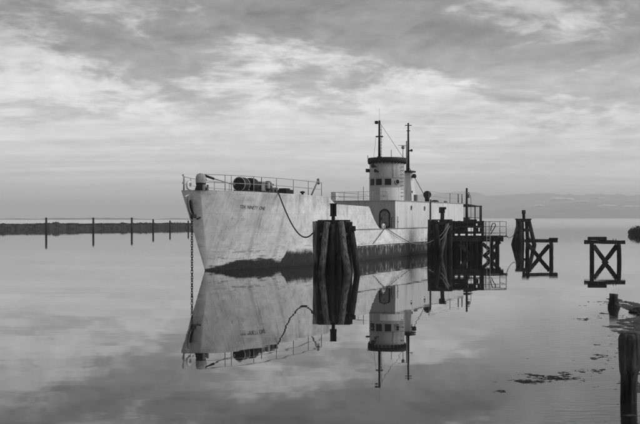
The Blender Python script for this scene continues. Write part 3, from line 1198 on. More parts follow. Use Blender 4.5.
MB().tube([Vector((0.0, -0.1, z2(168))), Vector((2.2, -1.2, z_dt + 0.02))], 0.03, 5).build('stay', 'dark_metal', mast2)

# ---- roof gear abaft
mb = MB()
s, _ = side(427.3, 195, 1.2)
m = MB()
m.tube([(s, -1.2, z_dt), (s, -1.2, z_dt + 0.5), (s - 0.12, -1.25, z_dt + 0.75), (s - 0.42, -1.35, z_dt + 0.78)], [0.22, 0.24, 0.32, 0.38], 14)
m.build('ventilator_cowl', 'dark_metal', ship)
MB().box((s + .25, -1.25, z_dt + 0.45), (.3, .3, .5)).build('vent_box', 'pale_paint', ship, .03)
s, _ = side(434.8, 197, 1.2)
MB().lathe([(0.42, 0.02), (0.42, 0.16), (0.3, 0.3), (0.0, 0.34)], n=18, c=(s, -1.2, z_dt)).build('hatch_dome', 'dark_metal', ship)
s, _ = side(445.5, 200, 1.2)
MB().lathe([(0.1, 0.0), (0.1, 0.14), (0.2, 0.16), (0.16, 0.28), (0.0, 0.32)], n=14, c=(s, -1.2, z_dt)).build('mushroom_vent', 'grey_metal', ship)
s, _ = side(415.7, 196, 1.5)
MB().box((s, -1.5, z_dt + 0.36), (0.3, 0.3, 0.7)).build('vent_box', 'grey_metal', ship, .03)
ar = empty('railing', (0, 0, 0))
ar.parent = ship
sps = [side(x, 200)[0] for x in (430, 451, 459.3, 463)]
for s in sps:
    MB().tube([(s, -HB + 0.1, z_dt), (s, -HB + 0.1, z_dt + 0.95)], 0.03 if s < sps[2] - .1 else 0.06, 6).build('post', 'grey_metal', ar)
for h_ in (0.92, 0.5):
    MB().tube([(sps[0], -HB + 0.1, z_dt + h_ + .05), ((sps[0] + sps[-1]) / 2, -HB + 0.1, z_dt + h_ - 0.03), (sps[-1], -HB + 0.1, z_dt + h_)], 0.010, 5).build('wire', 'grey_metal', ar)

# ---- stern: jackstaff, awning frame over the after deck
s_j, z_j = side(466.4, 188, 2.9)
sj = empty('stern_post', (s_j + 0.1, -2.9, 0))
sj.parent = ship
MB().tube([(0, 0, DECK - 0.02), (0, 0, z_j)], [0.16, 0.10], 8).build('pole', 'dark_metal', sj)
MB().bar((0, -0.1, z_j - 0.5), (0.5, -0.1, z_j - 0.45), 0.06, 0.06).build('crossarm', 'dark_metal', sj)
MB().tube([(0.5, -0.1, z_j - 0.45), (0.75, -0.2, z_j - 1.0), (0.8, -0.2, DECK)], 0.025, 5).build('stay', 'dark_metal', sj)
MB().box((0.15, -.1, z_j - .8), (.3, .3, .4)).build('lamp', 'grey_metal', sj)
aw_ = empty('awning', (0, 0, 0))
aw_.parent = ship
sa0, za0 = side(469, 205, 2.6)
sa1, za1 = side(490.5, 207.2, 2.6)
sa1 = min(sa1, STERN - 0.3)
m = MB()
m.add([(sa0, -2.6, za0), (sa1, -2.35, za1), (sa1, 2.3, za1), (sa0, 2.6, za0), (sa0, -2.6, za0 + 0.09), (sa1, -2.35, za1 + 0.09), (sa1, 2.3, za1 + 0.09), (sa0, 2.6, za0 + 0.09)],
      [(0, 1, 2, 3), (4, 5, 6, 7), (0, 1, 5, 4), (1, 2, 6, 5), (2, 3, 7, 6), (3, 0, 4, 7)])
m.build('canopy', 'dark_metal', aw_)
for x in (475.5, 483.2, 486.5, 489.5):
    s, _ = side(x, 210, 2.45)
    s = min(s, sa1 - 0.08 * (490 - x))
    MB().tube([(s, -2.4, DECK - .02), (s, -2.4, za1 + 0.15)], 0.06, 6).build('post', 'dark_metal', aw_)
    MB().tube([(s, 2.2, DECK - .02), (s, 2.2, za1 + 0.15)], 0.06, 6).build('post', 'dark_metal', aw_)
MB().bar((sa0, -2.45, 3.25), (sa1, -2.4, 3.15), 0.05, 0.06).build('rail', 'dark_metal', aw_)
MB().box((sa0 + 1.0, -1.6, DECK + 0.45), (1.8, 1.0, 0.9)).build('deck_box', 'dark_metal', ship, 0.03)


def ship_pt(s, y, z):
    """ship local -> world"""
    return Vector((OX + s * ax - y * nx_, OY + s * ay - y * ny_, z))


# ------------------------------------------------------------------ anchor chain
ch = ship_pt(c0.x + nr2.x * 0.2, c0.y + nr2.y * 0.2, 0)
k_ = (192.0 - CX) / F
ch = Vector((k_ * ch.y, ch.y, 0))
chain = empty('anchor_chain', (ch.x, ch.y, 0))
tag(chain, 'rusty anchor chain hanging straight down from the bow into the water', 'chain')


def link_mesh():
    m = MB()
    pts = []
    for i in range(17):
        a = 2 * math.pi * i / 16
        pts.append((0.055 * math.cos(a), 0, (0.055 * math.sin(a)) + (0.055 if math.sin(a) > 0 else -0.055)))
    m.tube(pts, 0.021, 6, cap=False)
    return m


lm = link_mesh().mesh('link')
lm.materials.append(MATS['dark_metal'])
z = z_h - 0.5
i = 0
while z > -0.3:
    o = bpy.data.objects.new('link', lm)
    scene.collection.objects.link(o)
    o.parent = chain
    o.location = (random.uniform(-.004, .004), random.uniform(-.004, .004), z)
    o.rotation_euler = (0, 0, R(35) + (math.pi / 2 if i % 2 else 0) + random.uniform(-.2, .2))
    z -= 0.152
    i += 1


# ------------------------------------------------------------------ timber helpers
def pile(parent, a, b, r0, r1, mat='pile_wood', name='pile', jit=0.05):
    """round timber from top a to foot b (local to parent)"""
    a, b = Vector(a), Vector(b)
    n = 7
    pts, rs = [], []
    for i in range(n):
        t = i / (n - 1)
        p = a.lerp(b, t)
        p += Vector((random.uniform(-.015, .015), random.uniform(-.015, .015), 0))
        pts.append(p)
        rs.append((r0 + (r1 - r0) * t) * random.uniform(0.95, 1.05))
    return MB().tube(pts, rs, 10, jit).build(name, mat, parent)


def beacon(parent, c, h0, box, mat='grey_metal'):
    """box-shaped marker on a short post"""
    c = Vector(c)
    b = MB()
    b.bar(c, c + Vector((0, 0, h0)), 0.2, 0.2)
    p = b.build('beacon_post', 'beam_wood', parent)
    wd, dp, ht = box
    m = MB()
    m.box(c + Vector((-wd * 0.28, 0, h0 + ht / 2)), (wd * 0.38, dp, ht))
    m.box(c + Vector((wd * 0.36, 0, h0 + ht / 2)), (wd * 0.26, dp, ht))
    m.box(c + Vector((0.02, dp * 0.3, h0 + ht / 2)), (wd * 0.4, 0.05, ht * 0.98))
    m.box(c + Vector((0, 0, h0 + ht * 0.04)), (wd * 1.05, dp * 1.1, 0.06))
    m.box(c + Vector((0, 0, h0 + ht)), (wd * 1.08, dp * 1.1, 0.06))
    m.build('marker', mat, parent)
    return p


# ------------------------------------------------------------------ dolphin by the bow
W0 = on_water(335, 273.0)
D0 = W0.y
g0 = D0 / F
dol = empty('mooring_dolphin', (W0.x, W0.y, 0))
tag(dol, 'large dark timber dolphin with splayed piles standing before the bow plating', 'dolphin', 'timber mooring dolphins')


def lx(x):
    return (x - 335) * g0


def lz(y):
    return H - (y - HY) * g0


ztop = lz(221.5)
# upright fender piles (rear and left)
for x, dy, r, m_ in ((314.6, 0.1, 0.13, 'pale_pile_wood'), (318.5, 0.35, 0.18, 'pile_wood'), (324.5, 0.6, 0.18, 'pile_wood'),
                     (331.0, 0.55, 0.18, 'pile_wood'), (337.5, 0.6, 0.18, 'pile_wood'), (343.5, 0.5, 0.17, 'pile_wood'), (349.0, 0.3, 0.17, 'pile_wood')):
    pile(dol, (lx(x), dy, ztop + random.uniform(-.06, .05)), (lx(x) + random.uniform(-.03, .06), dy, -0.8), r, r * 1.1, m_)
# raking piles in front
for xt, yt, xb, dt_, db, r, m_ in ((327.0, 222.0, 321.5, -0.12, -0.55, 0.17, 'pale_pile_wood'), (333.0, 224.0, 331.5, -0.1, -0.3, 0.15, 'pile_wood'),
                                   (340.5, 221.5, 347.5, -0.15, -0.75, 0.18, 'pale_pile_wood'), (351.0, 226.5, 357.5, 0.1, -0.2, 0.17, 'pile_wood'),
                                   (337.0, 226.0, 339.0, -0.05, -0.15, 0.14, 'pile_wood')):
    t_ = Vector((lx(xt), dt_, lz(yt)))
    b_ = Vector((lx(xb), db, 0.0))
    b_ = t_ + (b_ - t_) * (1 + 0.7 / (t_.z))
    pile(dol, t_, b_, r, r * 1.15, m_)
# wales
for y, hh_ in ((224.5, 0.30), (236.0, 0.28)):
    MB().bar((lx(314), 0.18, lz(y)), (lx(352.5), 0.14, lz(y)), 0.22, hh_, jit=0.012).build('wale', 'beam_wood', dol)
MB().bar((lx(315), 0.83, lz(225)), (lx(351), 0.83, lz(225)), 0.2, 0.3, jit=0.01).build('wale', 'beam_wood', dol)
for x in (322, 330, 345):
    MB().bar((lx(x), 0.1, lz(229)), (lx(x), 0.9, lz(229)), 0.2, 0.22, jit=0.01).build('cross_timber', 'beam_wood', dol)
for x in (321.5, 332.0, 346.0):
    MB().tube([(lx(x), 0.12, lz(234)), (lx(x), -0.16, lz(234))], 0.085, 10).build('bolt_end', 'pale_pile_wood', dol)
MB().box((lx(334), 0.5, ztop + 0.04), (1.9, 0.75, 0.1)).build('cap_board', 'beam_wood', dol)
MB().bar((lx(353.8), -.05, lz(226)), (lx(353.8), -.05, lz(231)), .2, .2).build('chock', 'beam_wood', dol)
beacon(dol, (lx(333.3), 0.2, ztop + 0.02), 0.28, (0.38, 0.3, 0.72), 'dark_metal')
for k in range(7):
    xb = 316.5 + k * 5.4
    MB().box((lx(xb), 0.315, lz(230.5) + random.uniform(-.04, .04)), (0.27, 0.05, 0.95)).build('board', 'beam_wood', dol)

# ------------------------------------------------------------------ dolphin by the deckhouse
W1 = on_water(440, 255.8)
g1 = W1.y / F
dol1 = empty('mooring_dolphin', (W1.x, W1.y, 0))
tag(dol1, 'dense timber dolphin standing before the deckhouse, beside the railed pier', 'dolphin', 'timber mooring dolphins')
lx1 = lambda x: (x - 440) * g1
lz1 = lambda y: H - (y - HY) * g1
zt1 = lz1(219.8)
for x, dy, y, r in ((430.0, 0.0, 219.6, 0.2), (434.6, -0.1, 219.9, 0.19), (439.5, 0.25, 222.0, 0.19), (444.5, -0.05, 220.4, 0.2), (450.2, 0.05, 219.4, 0.2),
                    (432.0, 0.8, 219.8, 0.19), (437.0, 0.9, 220.5, 0.19), (443.0, 0.9, 220.2, 0.19), (449.0, 0.85, 220.4, 0.19)):
    pile(dol1, (lx1(x), dy, lz1(y)), (lx1(x) + random.uniform(-.04, .04), dy, -0.8), r, r * 1.08, 'pile_wood')
for xt, xb in ((446.5, 438.5), (435.5, 441.0)):
    t_ = Vector((lx1(xt), -0.35, lz1(224)))
    b_ = Vector((lx1(xb), -0.6, -0.6))
    pile(dol1, t_, b_, 0.15, 0.17, 'pale_pile_wood' if xt > 440 else 'pile_wood')
for y in (223, 232):
    MB().bar((lx1(428.5), -0.27, lz1(y)), (lx1(452.5), -0.24, lz1(y)), 0.16, 0.26, jit=.01).build('wale', 'beam_wood', dol1)
MB().box((lx1(441), 0.45, zt1 - .02), (1.3, 0.9, 0.1)).build('cap_board', 'beam_wood', dol1)
p = Vector((lx1(442.7), 0.3, zt1))
MB().bar(p, p + Vector((0.02, 0, lz1(213) - zt1)), 0.30, 0.28).build('beacon_post', 'pile_wood', dol1)
m = MB()
m.box(p + Vector((-0.02, 0, lz1(210) - zt1)), (0.46, 0.36, 0.5)).box(p + Vector((0.2, 0, lz1(208.2) - zt1)), (0.24, 0.3, 0.2))
m.build('marker', 'beam_wood', dol1, 0.02)

# ------------------------------------------------------------------ railed pier
W2 = on_water(480, 255.5)
g2 = W2.y / F
pier = empty('pier', (W2.x, W2.y, 0))
tag(pier, 'small dark timber pier with pipe railing and cross braced piles astern of the ship', 'pier')
lx2 = lambda x: (x - 480) * g2
lz2 = lambda y: H - (y - HY) * g2
zd = lz2(236.0)
# deck planks run across, each a board
x = lx2(453.0)
k = 0
while x < lx2(507.0):
    MB().box((x + 0.11, 1.3 + random.uniform(-.04, .04), zd - 0.04 + random.uniform(-.008, .008)), (0.205, 3.0, 0.07)).build('plank', 'beam_wood', pier)
    x += 0.22
    k += 1
# fascia beams and joists
MB().bar((lx2(452.5), -0.1, zd - 0.27), (lx2(503.0), -0.1, zd - 0.27), 0.22, 0.38, jit=.012).build('beam', 'beam_wood', pier)
MB().bar((lx2(452.5), 2.5, zd - 0.27), (lx2(503.0), 2.5, zd - 0.27), 0.22, 0.38, jit=.012).build('beam', 'beam_wood', pier)
for x in (484, 489, 494, 499.5):
    MB().bar((lx2(x), -0.32, zd - 0.30), (lx2(x), 2.8, zd - 0.30), 0.2, 0.34, jit=.01).build('joist', 'beam_wood', pier)
# piles
for x, dy in ((457, 0.2), (463.5, 0.1), (470.5, 0.15), (476.5, 0.1), (481, 0.35), (497.5, 0.1), (459, 2.4), (468, 2.4), (479, 2.45), (497.0, 2.4), (474, 1.2)):
    pile(pier, (lx2(x), dy, zd - 0.1), (lx2(x) + random.uniform(-.03, .03), dy, -0.8), 0.17, 0.18, 'pile_wood')
for x, dy in ((455, 1.3), (461, 1.2), (473, 2.0), (478, 1.6), (483.5, 1.5)):
    pile(pier, (lx2(x), dy, zd - 0.1), (lx2(x), dy, -0.8), 0.16, 0.17, 'pile_wood')
for x, dy in ((467.3, .9),):
    pile(pier, (lx2(x), dy, zd - 0.1), (lx2(x), dy, -0.8), 0.12, 0.12, 'pale_pile_wood')
for (xa, ya, xb, yb, dy) in ((483, 257.0, 499.5, 241.5, -0.16), (482, 243.5, 499.5, 259.0, -0.3), (459, 243.5, 471.5, 256.0, -0.16)):
    MB().bar((lx2(xa), dy, lz2(ya)), (lx2(xb), dy, lz2(yb)), 0.30, 0.12, up=(0, 1, 0), jit=.01).build('brace', 'beam_wood', pier)
# timber crib with square openings on the left half
for x in (453.5, 459.0, 466.5, 474.5, 482.5):
    MB().bar((lx2(x), -0.05, zd - 0.02), (lx2(x), -0.05, lz2(220.8)), 0.2, 0.2, jit=.012).build('upright', 'beam_wood', pier)
for y, hh_ in ((222.3, 0.2), (226.8, 0.16), (232.6, 0.2)):
    MB().bar((lx2(452.8), -0.18, lz2(y)), (lx2(483.4), -0.18, lz2(y)), 0.1, hh_, jit=.01).build('crib_rail', 'beam_wood', pier)
for x, y in ((456.2, 224.5), (456.2, 230), (462.5, 229.5), (462.7, 224.5), (470.5, 224.6), (478.5, 224.6), (477, 230), (480.7, 230)):
    MB().box((lx2(x), -0.10, lz2(y)), (0.42 if x < 476 else 0.2, 0.05, 0.36)).build('crib_panel', 'beam_wood', pier)
MB().box((lx2(473), 0.6, lz2(220.5)), (0.8, 0.5, 0.18)).build('cleat_block', 'beam_wood', pier)
# pipe railing
zrail = lz2(221.6)
for x, dy in ((485.5, 0), (489.0, 0), (506.3, 0), (506.3, 2.7), (476.5, 2.7), (491, 2.7)):
    MB().tube([(lx2(x), dy, zd - 0.02), (lx2(x), dy, zrail)], 0.035, 6).build('post', 'rail_paint', pier)
for y in (221.6, 226.6, 233.0):
    MB().tube([(lx2(483), 0, lz2(y)), (lx2(506.3), 0, lz2(y))], 0.032, 6).build('rail', 'rail_paint', pier)
    MB().tube([(lx2(506.3), 0, lz2(y)), (lx2(506.3), 2.7, lz2(y))], 0.032, 6).build('rail', 'rail_paint', pier)
MB().tube([(lx2(476.5), 2.7, zrail), (lx2(506.3), 2.7, zrail)], 0.03, 6).build('rail', 'rail_paint', pier)
# ladder
for dx in (-0.14, 0.14):
    MB().tube([(lx2(487.5) + dx, -0.42, zrail + .05), (lx2(487.5) + dx, -0.42, 0.05)], 0.025, 6).build('ladder_rail', 'rail_paint', pier)
for k in range(9):
    MB().tube([(lx2(487.5) - .14, -0.42, 0.25 + k * 0.28), (lx2(487.5) + .14, -0.42, 0.25 + k * 0.28)], 0.018, 5).build('ladder_rung', 'rail_paint', pier)
# hose looped over the rail
hose = MB()
hp_ = [(490.5, 231), (491.2, 226), (492.6, 223.4), (494.6, 223.2), (495.4, 225.2), (494.2, 228.0), (491.8, 231.5), (490.6, 234.2)]
hose.tube([(lx2(a_), -0.09, lz2(b_)) for a_, b_ in hp_], 0.04, 7)
tag(hose.build('hose', 'rope'), 'dark hose looped over the pier railing', 'hose').location = pier.location

# ------------------------------------------------------------------ far dolphin beyond the pier
W3 = on_water(525, 244.8)
g3 = W3.y / F
dol2 = empty('mooring_dolphin', (W3.x, W3.y, 0))
tag(dol2, 'distant tapered timber dolphin with a thick post on top, right of the pier', 'dolphin', 'timber mooring dolphins')
lx3 = lambda x: (x - 525) * g3
lz3 = lambda y: H - (y - HY) * g3
for xt, xb, dt_, db in ((517.6, 516.5, 0, -.2), (520.2, 519.5, -.25, -.5), (522.5, 523.5, .3, .5), (520, 514.8, .3, 1.0), (528.8, 534.0, 0, -.3), (526.8, 529.0, .3, .5), (529.5, 535.5, .35, .9)):
    t_ = Vector((lx3(xt), dt_, lz3(219.3)))
    b_ = Vector((lx3(xb), db, 0))
    b_ = t_ + (b_ - t_) * 1.25
    pile(dol2, t_, b_, 0.2, 0.23, 'pile_wood')
for y, wd in ((220.5, 0.0), (230.0, 2.0)):
    MB().bar((lx3(516.5 - wd * .2), -0.4, lz3(y)), (lx3(530.0 + wd), -0.3, lz3(y)), 0.2, 0.36, jit=.01).build('wale', 'beam_wood', dol2)
MB().box((lx3(523.3), 0.05, lz3(219.2)), (1.75, 0.95, 0.14)).build('cap_board', 'beam_wood', dol2)
m = MB()
m.tube([(lx3(523.8), 0, lz3(219.4)), (lx3(523.8), 0, lz3(214)), (lx3(523.7), 0, lz3(213.6)), (lx3(523.7), 0, lz3(210.0))], [0.17, 0.17, 0.23, 0.22], 10, .04)
m.build('beacon_post', 'pile_wood', dol2)


# ------------------------------------------------------------------ trestle bents
def bent(wx, wy, pts_beam, posts, braces, blocks, label, stubs=(), rear=None):
    Wp = on_water(wx, wy)
    g = Wp.y / F
    e_ = empty('trestle_bent', Wp)
    tag(e_, label, 'trestle', 'cross braced trestle bents')
    X = lambda x: (x - wx) * g
    Z = lambda y: H - (y - HY) * g
    (xa, xb, yt, yb) = pts_beam
    MB().bar((X(xa), 0, Z((yt + yb) / 2)), (X(xb), 0.1, Z((yt + yb) / 2 + 0.2)), 0.32, (yb - yt) * g, jit=.03).build('cap_beam', 'beam_wood', e_)
    for x in posts:
        pile(e_, (X(x), 0.0, Z(yb) + .01), (X(x) + random.uniform(-.03, .03), 0, -0.8), 0.155, 0.165, 'pile_wood')
    for i, (x0_, y0_, x1_, y1_) in enumerate(braces):
        sgn = -0.19 if i % 2 == 0 else 0.19
        a_, b_ = Vector((X(x0_), sgn, Z(y0_))), Vector((X(x1_), sgn, Z(y1_)))
        b_ = a_ + (b_ - a_) * 1.25
        MB().bar(a_, b_, 0.29, 0.10, up=(0, 1, 0), jit=.025).build('brace', 'beam_wood', e_)
    for (x0_, x1_, y0_, y1_) in blocks:
        MB().box((X((x0_ + x1_) / 2), 0.0, Z((y0_ + y1_) / 2)), ((x1_ - x0_) * g, 0.4, (y1_ - y0_) * g)).build('block', 'beam_wood', e_, 0.02)
    for x, h_ in stubs:
        MB().tube([(X(x), 0, Z(yt) - .02), (X(x), 0, Z(yt) + h_)], 0.025, 6).build('drift_bolt', 'dark_metal', e_)
    return e_, X, Z


bent(604.5, 262.2, (584.8, 625.0, 240.2, 243.8), (591.8, 618.8), ((592.5, 245.5, 605, 262), (618, 245.5, 605, 262)),
     ((588.3, 606.0, 236.8, 240.1),), 'free standing cross braced trestle with a short block on its cap beam', ((613.2, .12), (615.8, .1)))
e2, X2, Z2 = bent(540, 257.8, (525.0, 557.5, 239.2, 242.2), (527.5, 551.3), ((527.5, 244.5, 539, 258), (550.0, 245, 539, 258)),
                  ((549.5, 557.5, 237.8, 239.3),), 'cross braced trestle standing just before the distant tapered dolphin')
MB().bar((X2(528), 0.3, Z2(236.5)), (X2(533), 1.2, Z2(240.5)), 0.2, 0.2).build('loose_timber', 'beam_wood', e2)

# ------------------------------------------------------------------ stumps and posts in the water
Ws = on_water(613.5, 307.6)
gs = Ws.y / F
st = empty('timber_stump', Ws)
tag(st, 'short broken pile stump with weedy base, below the free standing trestle', 'stump')
m = MB()
hs = (307.6 - 293.8) * gs
m.tube([(-0.0, 0, -0.3), (0.01, 0, 0.02), (0.0, 0, 0.10), (0, 0, 0.2), (0.0, 0, hs * 0.75), (0.01, 0, hs)], [0.21, 0.22, 0.20, 0.165, 0.15, 0.155], 12, 0.06)
m.build('trunk', 'stump_wood', st)
m = MB()
for i in range(60):
    a = random.uniform(0, 2 * math.pi)
    r = random.uniform(0.16, 0.22)
    z = random.uniform(0.0, 0.22)
    p = Vector((r * math.cos(a), r * math.sin(a), z))
    q = p + Vector((math.cos(a) * 0.05, math.sin(a) * 0.05, -0.06))
    s_ = Vector((-math.sin(a), math.cos(a), 0)) * 0.02
    m.add([p - s_, p + s_, q], [(0, 1, 2)])
tag(m.build('weed_growth', 'weed', st), kind='stuff')

Wp = on_water(629.3, 402)
gp = Wp.y / F
po = empty('mooring_post', Wp)
tag(po, 'thick weathered round post with split grain standing in the near right water', 'post')
m = MB()
hp1 = (402 - 333.4) * gp
NP = 26
prof = [(-0.5, 0.130), (0.0, 0.130), (0.25, 0.132), (0.46, 0.138), (0.53, 0.158), (0.60, 0.172), (0.75, 0.176), (0.95, 0.176), (hp1 - 0.09, 0.178), (hp1 - 0.03, 0.160), (hp1, 0.125)]
vs, fs = [], []
for i, (z, r) in enumerate(prof):
    for k in range(NP):
        a = 2 * math.pi * k / NP
        gr = 0.010 * math.sin(k * 5.3 + 1.3) + 0.007 * math.sin(k * 11.7 + z * 3)
        nz = mnoise.noise(Vector((math.cos(a) * 1.5, math.sin(a) * 1.5, z * 2.5))) * 0.02
        vs.append(((r + gr + nz) * math.cos(a), (r + gr + nz) * math.sin(a), z + (0.012 * math.sin(k * 2.1) if i > 8 else 0)))
for i in range(len(prof) - 1):
    for k in range(NP):
        fs.append((i * NP + k, i * NP + (k + 1) % NP, (i + 1) * NP + (k + 1) % NP, (i + 1) * NP + k))
vs.append((0, 0, hp1 + 0.012))
for k in range(NP):
    fs.append(((len(prof) - 1) * NP + k, (len(prof) - 1) * NP + (k + 1) % NP, len(vs) - 1))
m.add(vs, fs, False)
m.build('trunk', 'stump_wood', po)

# six marker posts off the breakwater
left_posts = [(46.2, 233.1, 217.5, 2.1, 'leftmost and tallest post of the row before the breakwater'),
              (93.3, 232.0, 217.5, 2.0, 'second post from the left in the row before the breakwater'),
              (131.8, 231.4, 217.5, 2.0, 'third post from the left in the row before the breakwater'),
              (153.2, 230.6, 219.2, 1.8, 'fourth post from the left in the row before the breakwater'),
              (170.0, 230.2, 220.5, 1.5, 'fifth, thin post of the row before the breakwater'),
              (188.3, 229.6, 220.5, 1.5, 'post of the breakwater row nearest the ship bow')]
for x, yw, yt, wpx, lab in left_posts:
    Wq = on_water(x, yw)
    g = Wq.y / F
    q = (yw - yt) * g
    m = MB()
    r = wpx * g / 2
    m.tube([(0, 0, -0.8), (0, 0, q * .33), (0.01, 0, q * .67), (0, 0, q - .12), (0, 0, q)], [r * 1.05, r, r, r, r * 0.85], 10, .05)
    o = m.build('marker_post', 'pile_wood')
    o.location = Wq
    tag(o, lab, 'post', 'posts before the breakwater')


# ------------------------------------------------------------------ breakwater on the left
def land(name, p0, p1, wid, h, mat, label, cat, nx, ny, seed, tuft):
    """low rubble bank between two water points; grass tufts on it"""
    p0, p1 = Vector(p0), Vector(p1)
    d = (p1 - p0)
    L = d.length
    d.normalize()
    n = Vector((-d.y, d.x, 0))
    if n.y < 0:
        n = -n
    vs, fs = [], []
    for i in range(nx + 1):
        u = i / nx
        for j in range(ny + 1):
            q = j / ny
            nz = mnoise.fractal(Vector((u * L * 0.35, q * wid * 0.5, seed)), 0.7, 2.0, 5)
            nz2 = mnoise.fractal(Vector((u * L * 0.05, 0, seed + 3)), 0.7, 2.0, 3)
            pr = min(1, q / 0.22) ** 0.6 if q < 0.22 else min(1, (1 - q) / 0.25)
            endf = min(1, u * L / 5, (1 - u) * L / 5)
            zt = h * pr * endf * (1 + 0.45 * nz + 0.40 * nz2) - (0.4 if j in (0, ny) else 0)
            p = p0 + d * (u * L) + n * (q * wid + 0.5 * nz)
            vs.append((p.x, p.y, zt))
    for i in range(nx):
        for j in range(ny):
            a = i * (ny + 1) + j
            fs.append((a, a + 1, a + ny + 2, a + ny + 1))
    e_ = empty(name, (0, 0, 0))
    tag(e_, label, cat)
    m = MB()
    m.add(vs, fs, False)
    m.build('bank', mat, e_)
    t = MB()
    for _ in range(tuft):
        u = random.random()
        q = random.uniform(0.2, 0.8)
        p = p0 + d * (u * L) + n * (q * wid)
        endf = min(1, u * L / 5, (1 - u) * L / 5)
        cl_ = mnoise.noise(Vector((p.x * 0.16, p.y * 0.16, 4.0)))
        hb = h * 0.88 * endf
        hh_ = random.uniform(0.10, 0.45) * (1 + 1.6 * max(0, cl_)) * (0.4 + 0.6 * endf)
        for b in range(3):
            dx = random.uniform(-.25, .25)
            sx_ = random.uniform(0.03, .09)
            t.add([(p.x - sx_ + dx, p.y, hb - 0.1), (p.x + sx_ + dx, p.y, hb - 0.1), (p.x + dx + random.uniform(-.15, .15), p.y + random.uniform(-.1, .1), hb + hh_)], [(0, 1, 2)])
    tag(t.build('grass', 'grass', e_), kind='stuff')
    return e_


pA, pB = on_water(-60, 230.4), on_water(330, 226.3)
land('breakwater', pA, pB, 9.0, 1.32, 'rock', 'long low dark rubble breakwater with grass on top, left of the ship', 'breakwater', 700, 10, 2.0, 9000)

# ------------------------------------------------------------------ brushy islet at the right edge
Wi = on_water(650, 234.6)
isl = empty('islet', (Wi.x, Wi.y, 0))
tag(isl, 'small dark islet covered in brush at the right edge of the water', 'islet')
m = MB()
vs, fs = [], []
NR, NA = 8, 36
for i in range(NR + 1):
    q = i / NR
    for k in range(NA):
        a = 2 * math.pi * k / NA
        nz = mnoise.noise(Vector((math.cos(a) * 2 + q, math.sin(a) * 2, 5)))
        r = q * (4.3 + 0.6 * nz)
        vs.append((r * math.cos(a), r * math.sin(a) * 0.9, max(0, 0.5 * (1 - q ** 3)) + 0.12 * mnoise.noise(Vector((r * math.cos(a) * 2, r * math.sin(a) * 2, 1))) - (0.35 if i == NR else 0)))
for i in range(NR):
    for k in range(NA):
        fs.append((i * NA + k, i * NA + (k + 1) % NA, (i + 1) * NA + (k + 1) % NA, (i + 1) * NA + k))
m.add(vs, fs, False)
m.build('bank', 'rock', isl)
m = MB()
for _ in range(9000):
    a = random.uniform(0, 2 * math.pi)
    q = math.sqrt(random.random()) * 4.0
    top_ = 0.55 + 1.75 * (0.55 + 0.55 * mnoise.noise(Vector((q * math.cos(a) * 0.9, q * math.sin(a) * 0.9, 9)))) * (1 - (q / 4.3) ** 4)
    z = random.uniform(0.15, top_)
    p = Vector((q * math.cos(a), q * math.sin(a) * 0.9, z))
    v1 = Vector((random.gauss(0, 1), random.gauss(0, 1), random.gauss(0, 1))).normalized() * 0.16
    v2 = Vector((random.gauss(0, 1), random.gauss(0, 1), random.gauss(0, 1))).normalized() * 0.11
    m.add([p, p + v1, p + v1 * 0.6 + v2, p + v2], [(0, 1, 2, 3)])
tag(m.build('brush', 'leaf', isl), kind='stuff')

# ------------------------------------------------------------------ near shoal: dark rock, weed on the water
Wr = on_water(641, 312.0)
m = MB()
bm = bmesh.new()
bmesh.ops.create_icosphere(bm, subdivisions=4, radius=1.0)
for v in bm.verts:
    n = mnoise.fractal(v.co * 2.2 + Vector((3, 1, 4)), 0.8, 2.0, 5)
    v.co = Vector((v.co.x * 0.36, v.co.y * 0.28, v.co.z * 0.12)) * (1 + 0.35 * n)
me = bpy.data.meshes.new('rock')
bm.to_mesh(me)
bm.free()
me.materials.append(MATS['rock'])
ro = bpy.data.objects.new('rock', me)
scene.collection.objects.link(ro)
ro.location = Wr + Vector((0, 0, 0.03))
tag(ro, 'low dark wet rock breaking the surface at the right edge near the stump', 'rock')

mb = MB()
MX, MY = 150, 380
mx0, mx1, my0, my1 = 2.6, 12.0, 11.5, 36.0
vs, fs = [], []
for j in range(MY + 1):
    y = my0 + (my1 - my0) * j / MY
    for i in range(MX + 1):
        x = mx0 + (mx1 - mx0) * i / MX
        a = mnoise.fractal(Vector((x * 1.3, y * 0.9, 3.0)), 0.45, 2.1, 9)
        b = mnoise.noise(Vector((x * 0.35, y * 0.16, 8.0)))
        shore = (x - 0.30 * y - 0.35) * 0.032          # the bank rises to the right, off the frame
        h_ = 0.050 * a + 0.030 * b + min(0.06, shore) - 0.025
        edge = min(1.0, i / 6, (MX - i) / 6, j / 6, (MY - j) / 6)
        vs.append((x, y, h_ - 0.08 * (1 - edge)))
for j in range(MY):
    for i in range(MX):
        a = j * (MX + 1) + i
        fs.append((a, a + 1, a + MX + 2, a + MX + 1))
mb.add(vs, fs, True)
tag(mb.build('mudflat', 'mud'), kind='structure')

m = MB()


def weed_patch(cx_, cy_, rx, ry, n, size):
    for _ in range(n):
        x = random.gauss(cx_, rx)
        y = random.gauss(cy_, ry)
        if y < HY + 60:
            continue
        p = on_water(x, y)
        q = 0.5 + mnoise.noise(Vector((p.x * 1.2, p.y * 0.7, 2.0)))
        if q < 0.45:
            continue
        a = random.uniform(-0.5, 0.5)
        ln = random.uniform(0.4, 1.6) * size
        wd = ln * random.uniform(0.12, 0.3)
        dx, dy = math.cos(a) * ln, math.sin(a) * ln
        ex, ey = -math.sin(a) * wd, math.cos(a) * wd
        z = random.uniform(0.002, 0.006)
        m.add([(p.x - dx / 2, p.y - dy / 2, z * .6), (p.x + ex, p.y + ey, z), (p.x + dx / 2, p.y + dy / 2, z * .6), (p.x - ex, p.y - ey, z + .002)], [(0, 1, 2, 3)])


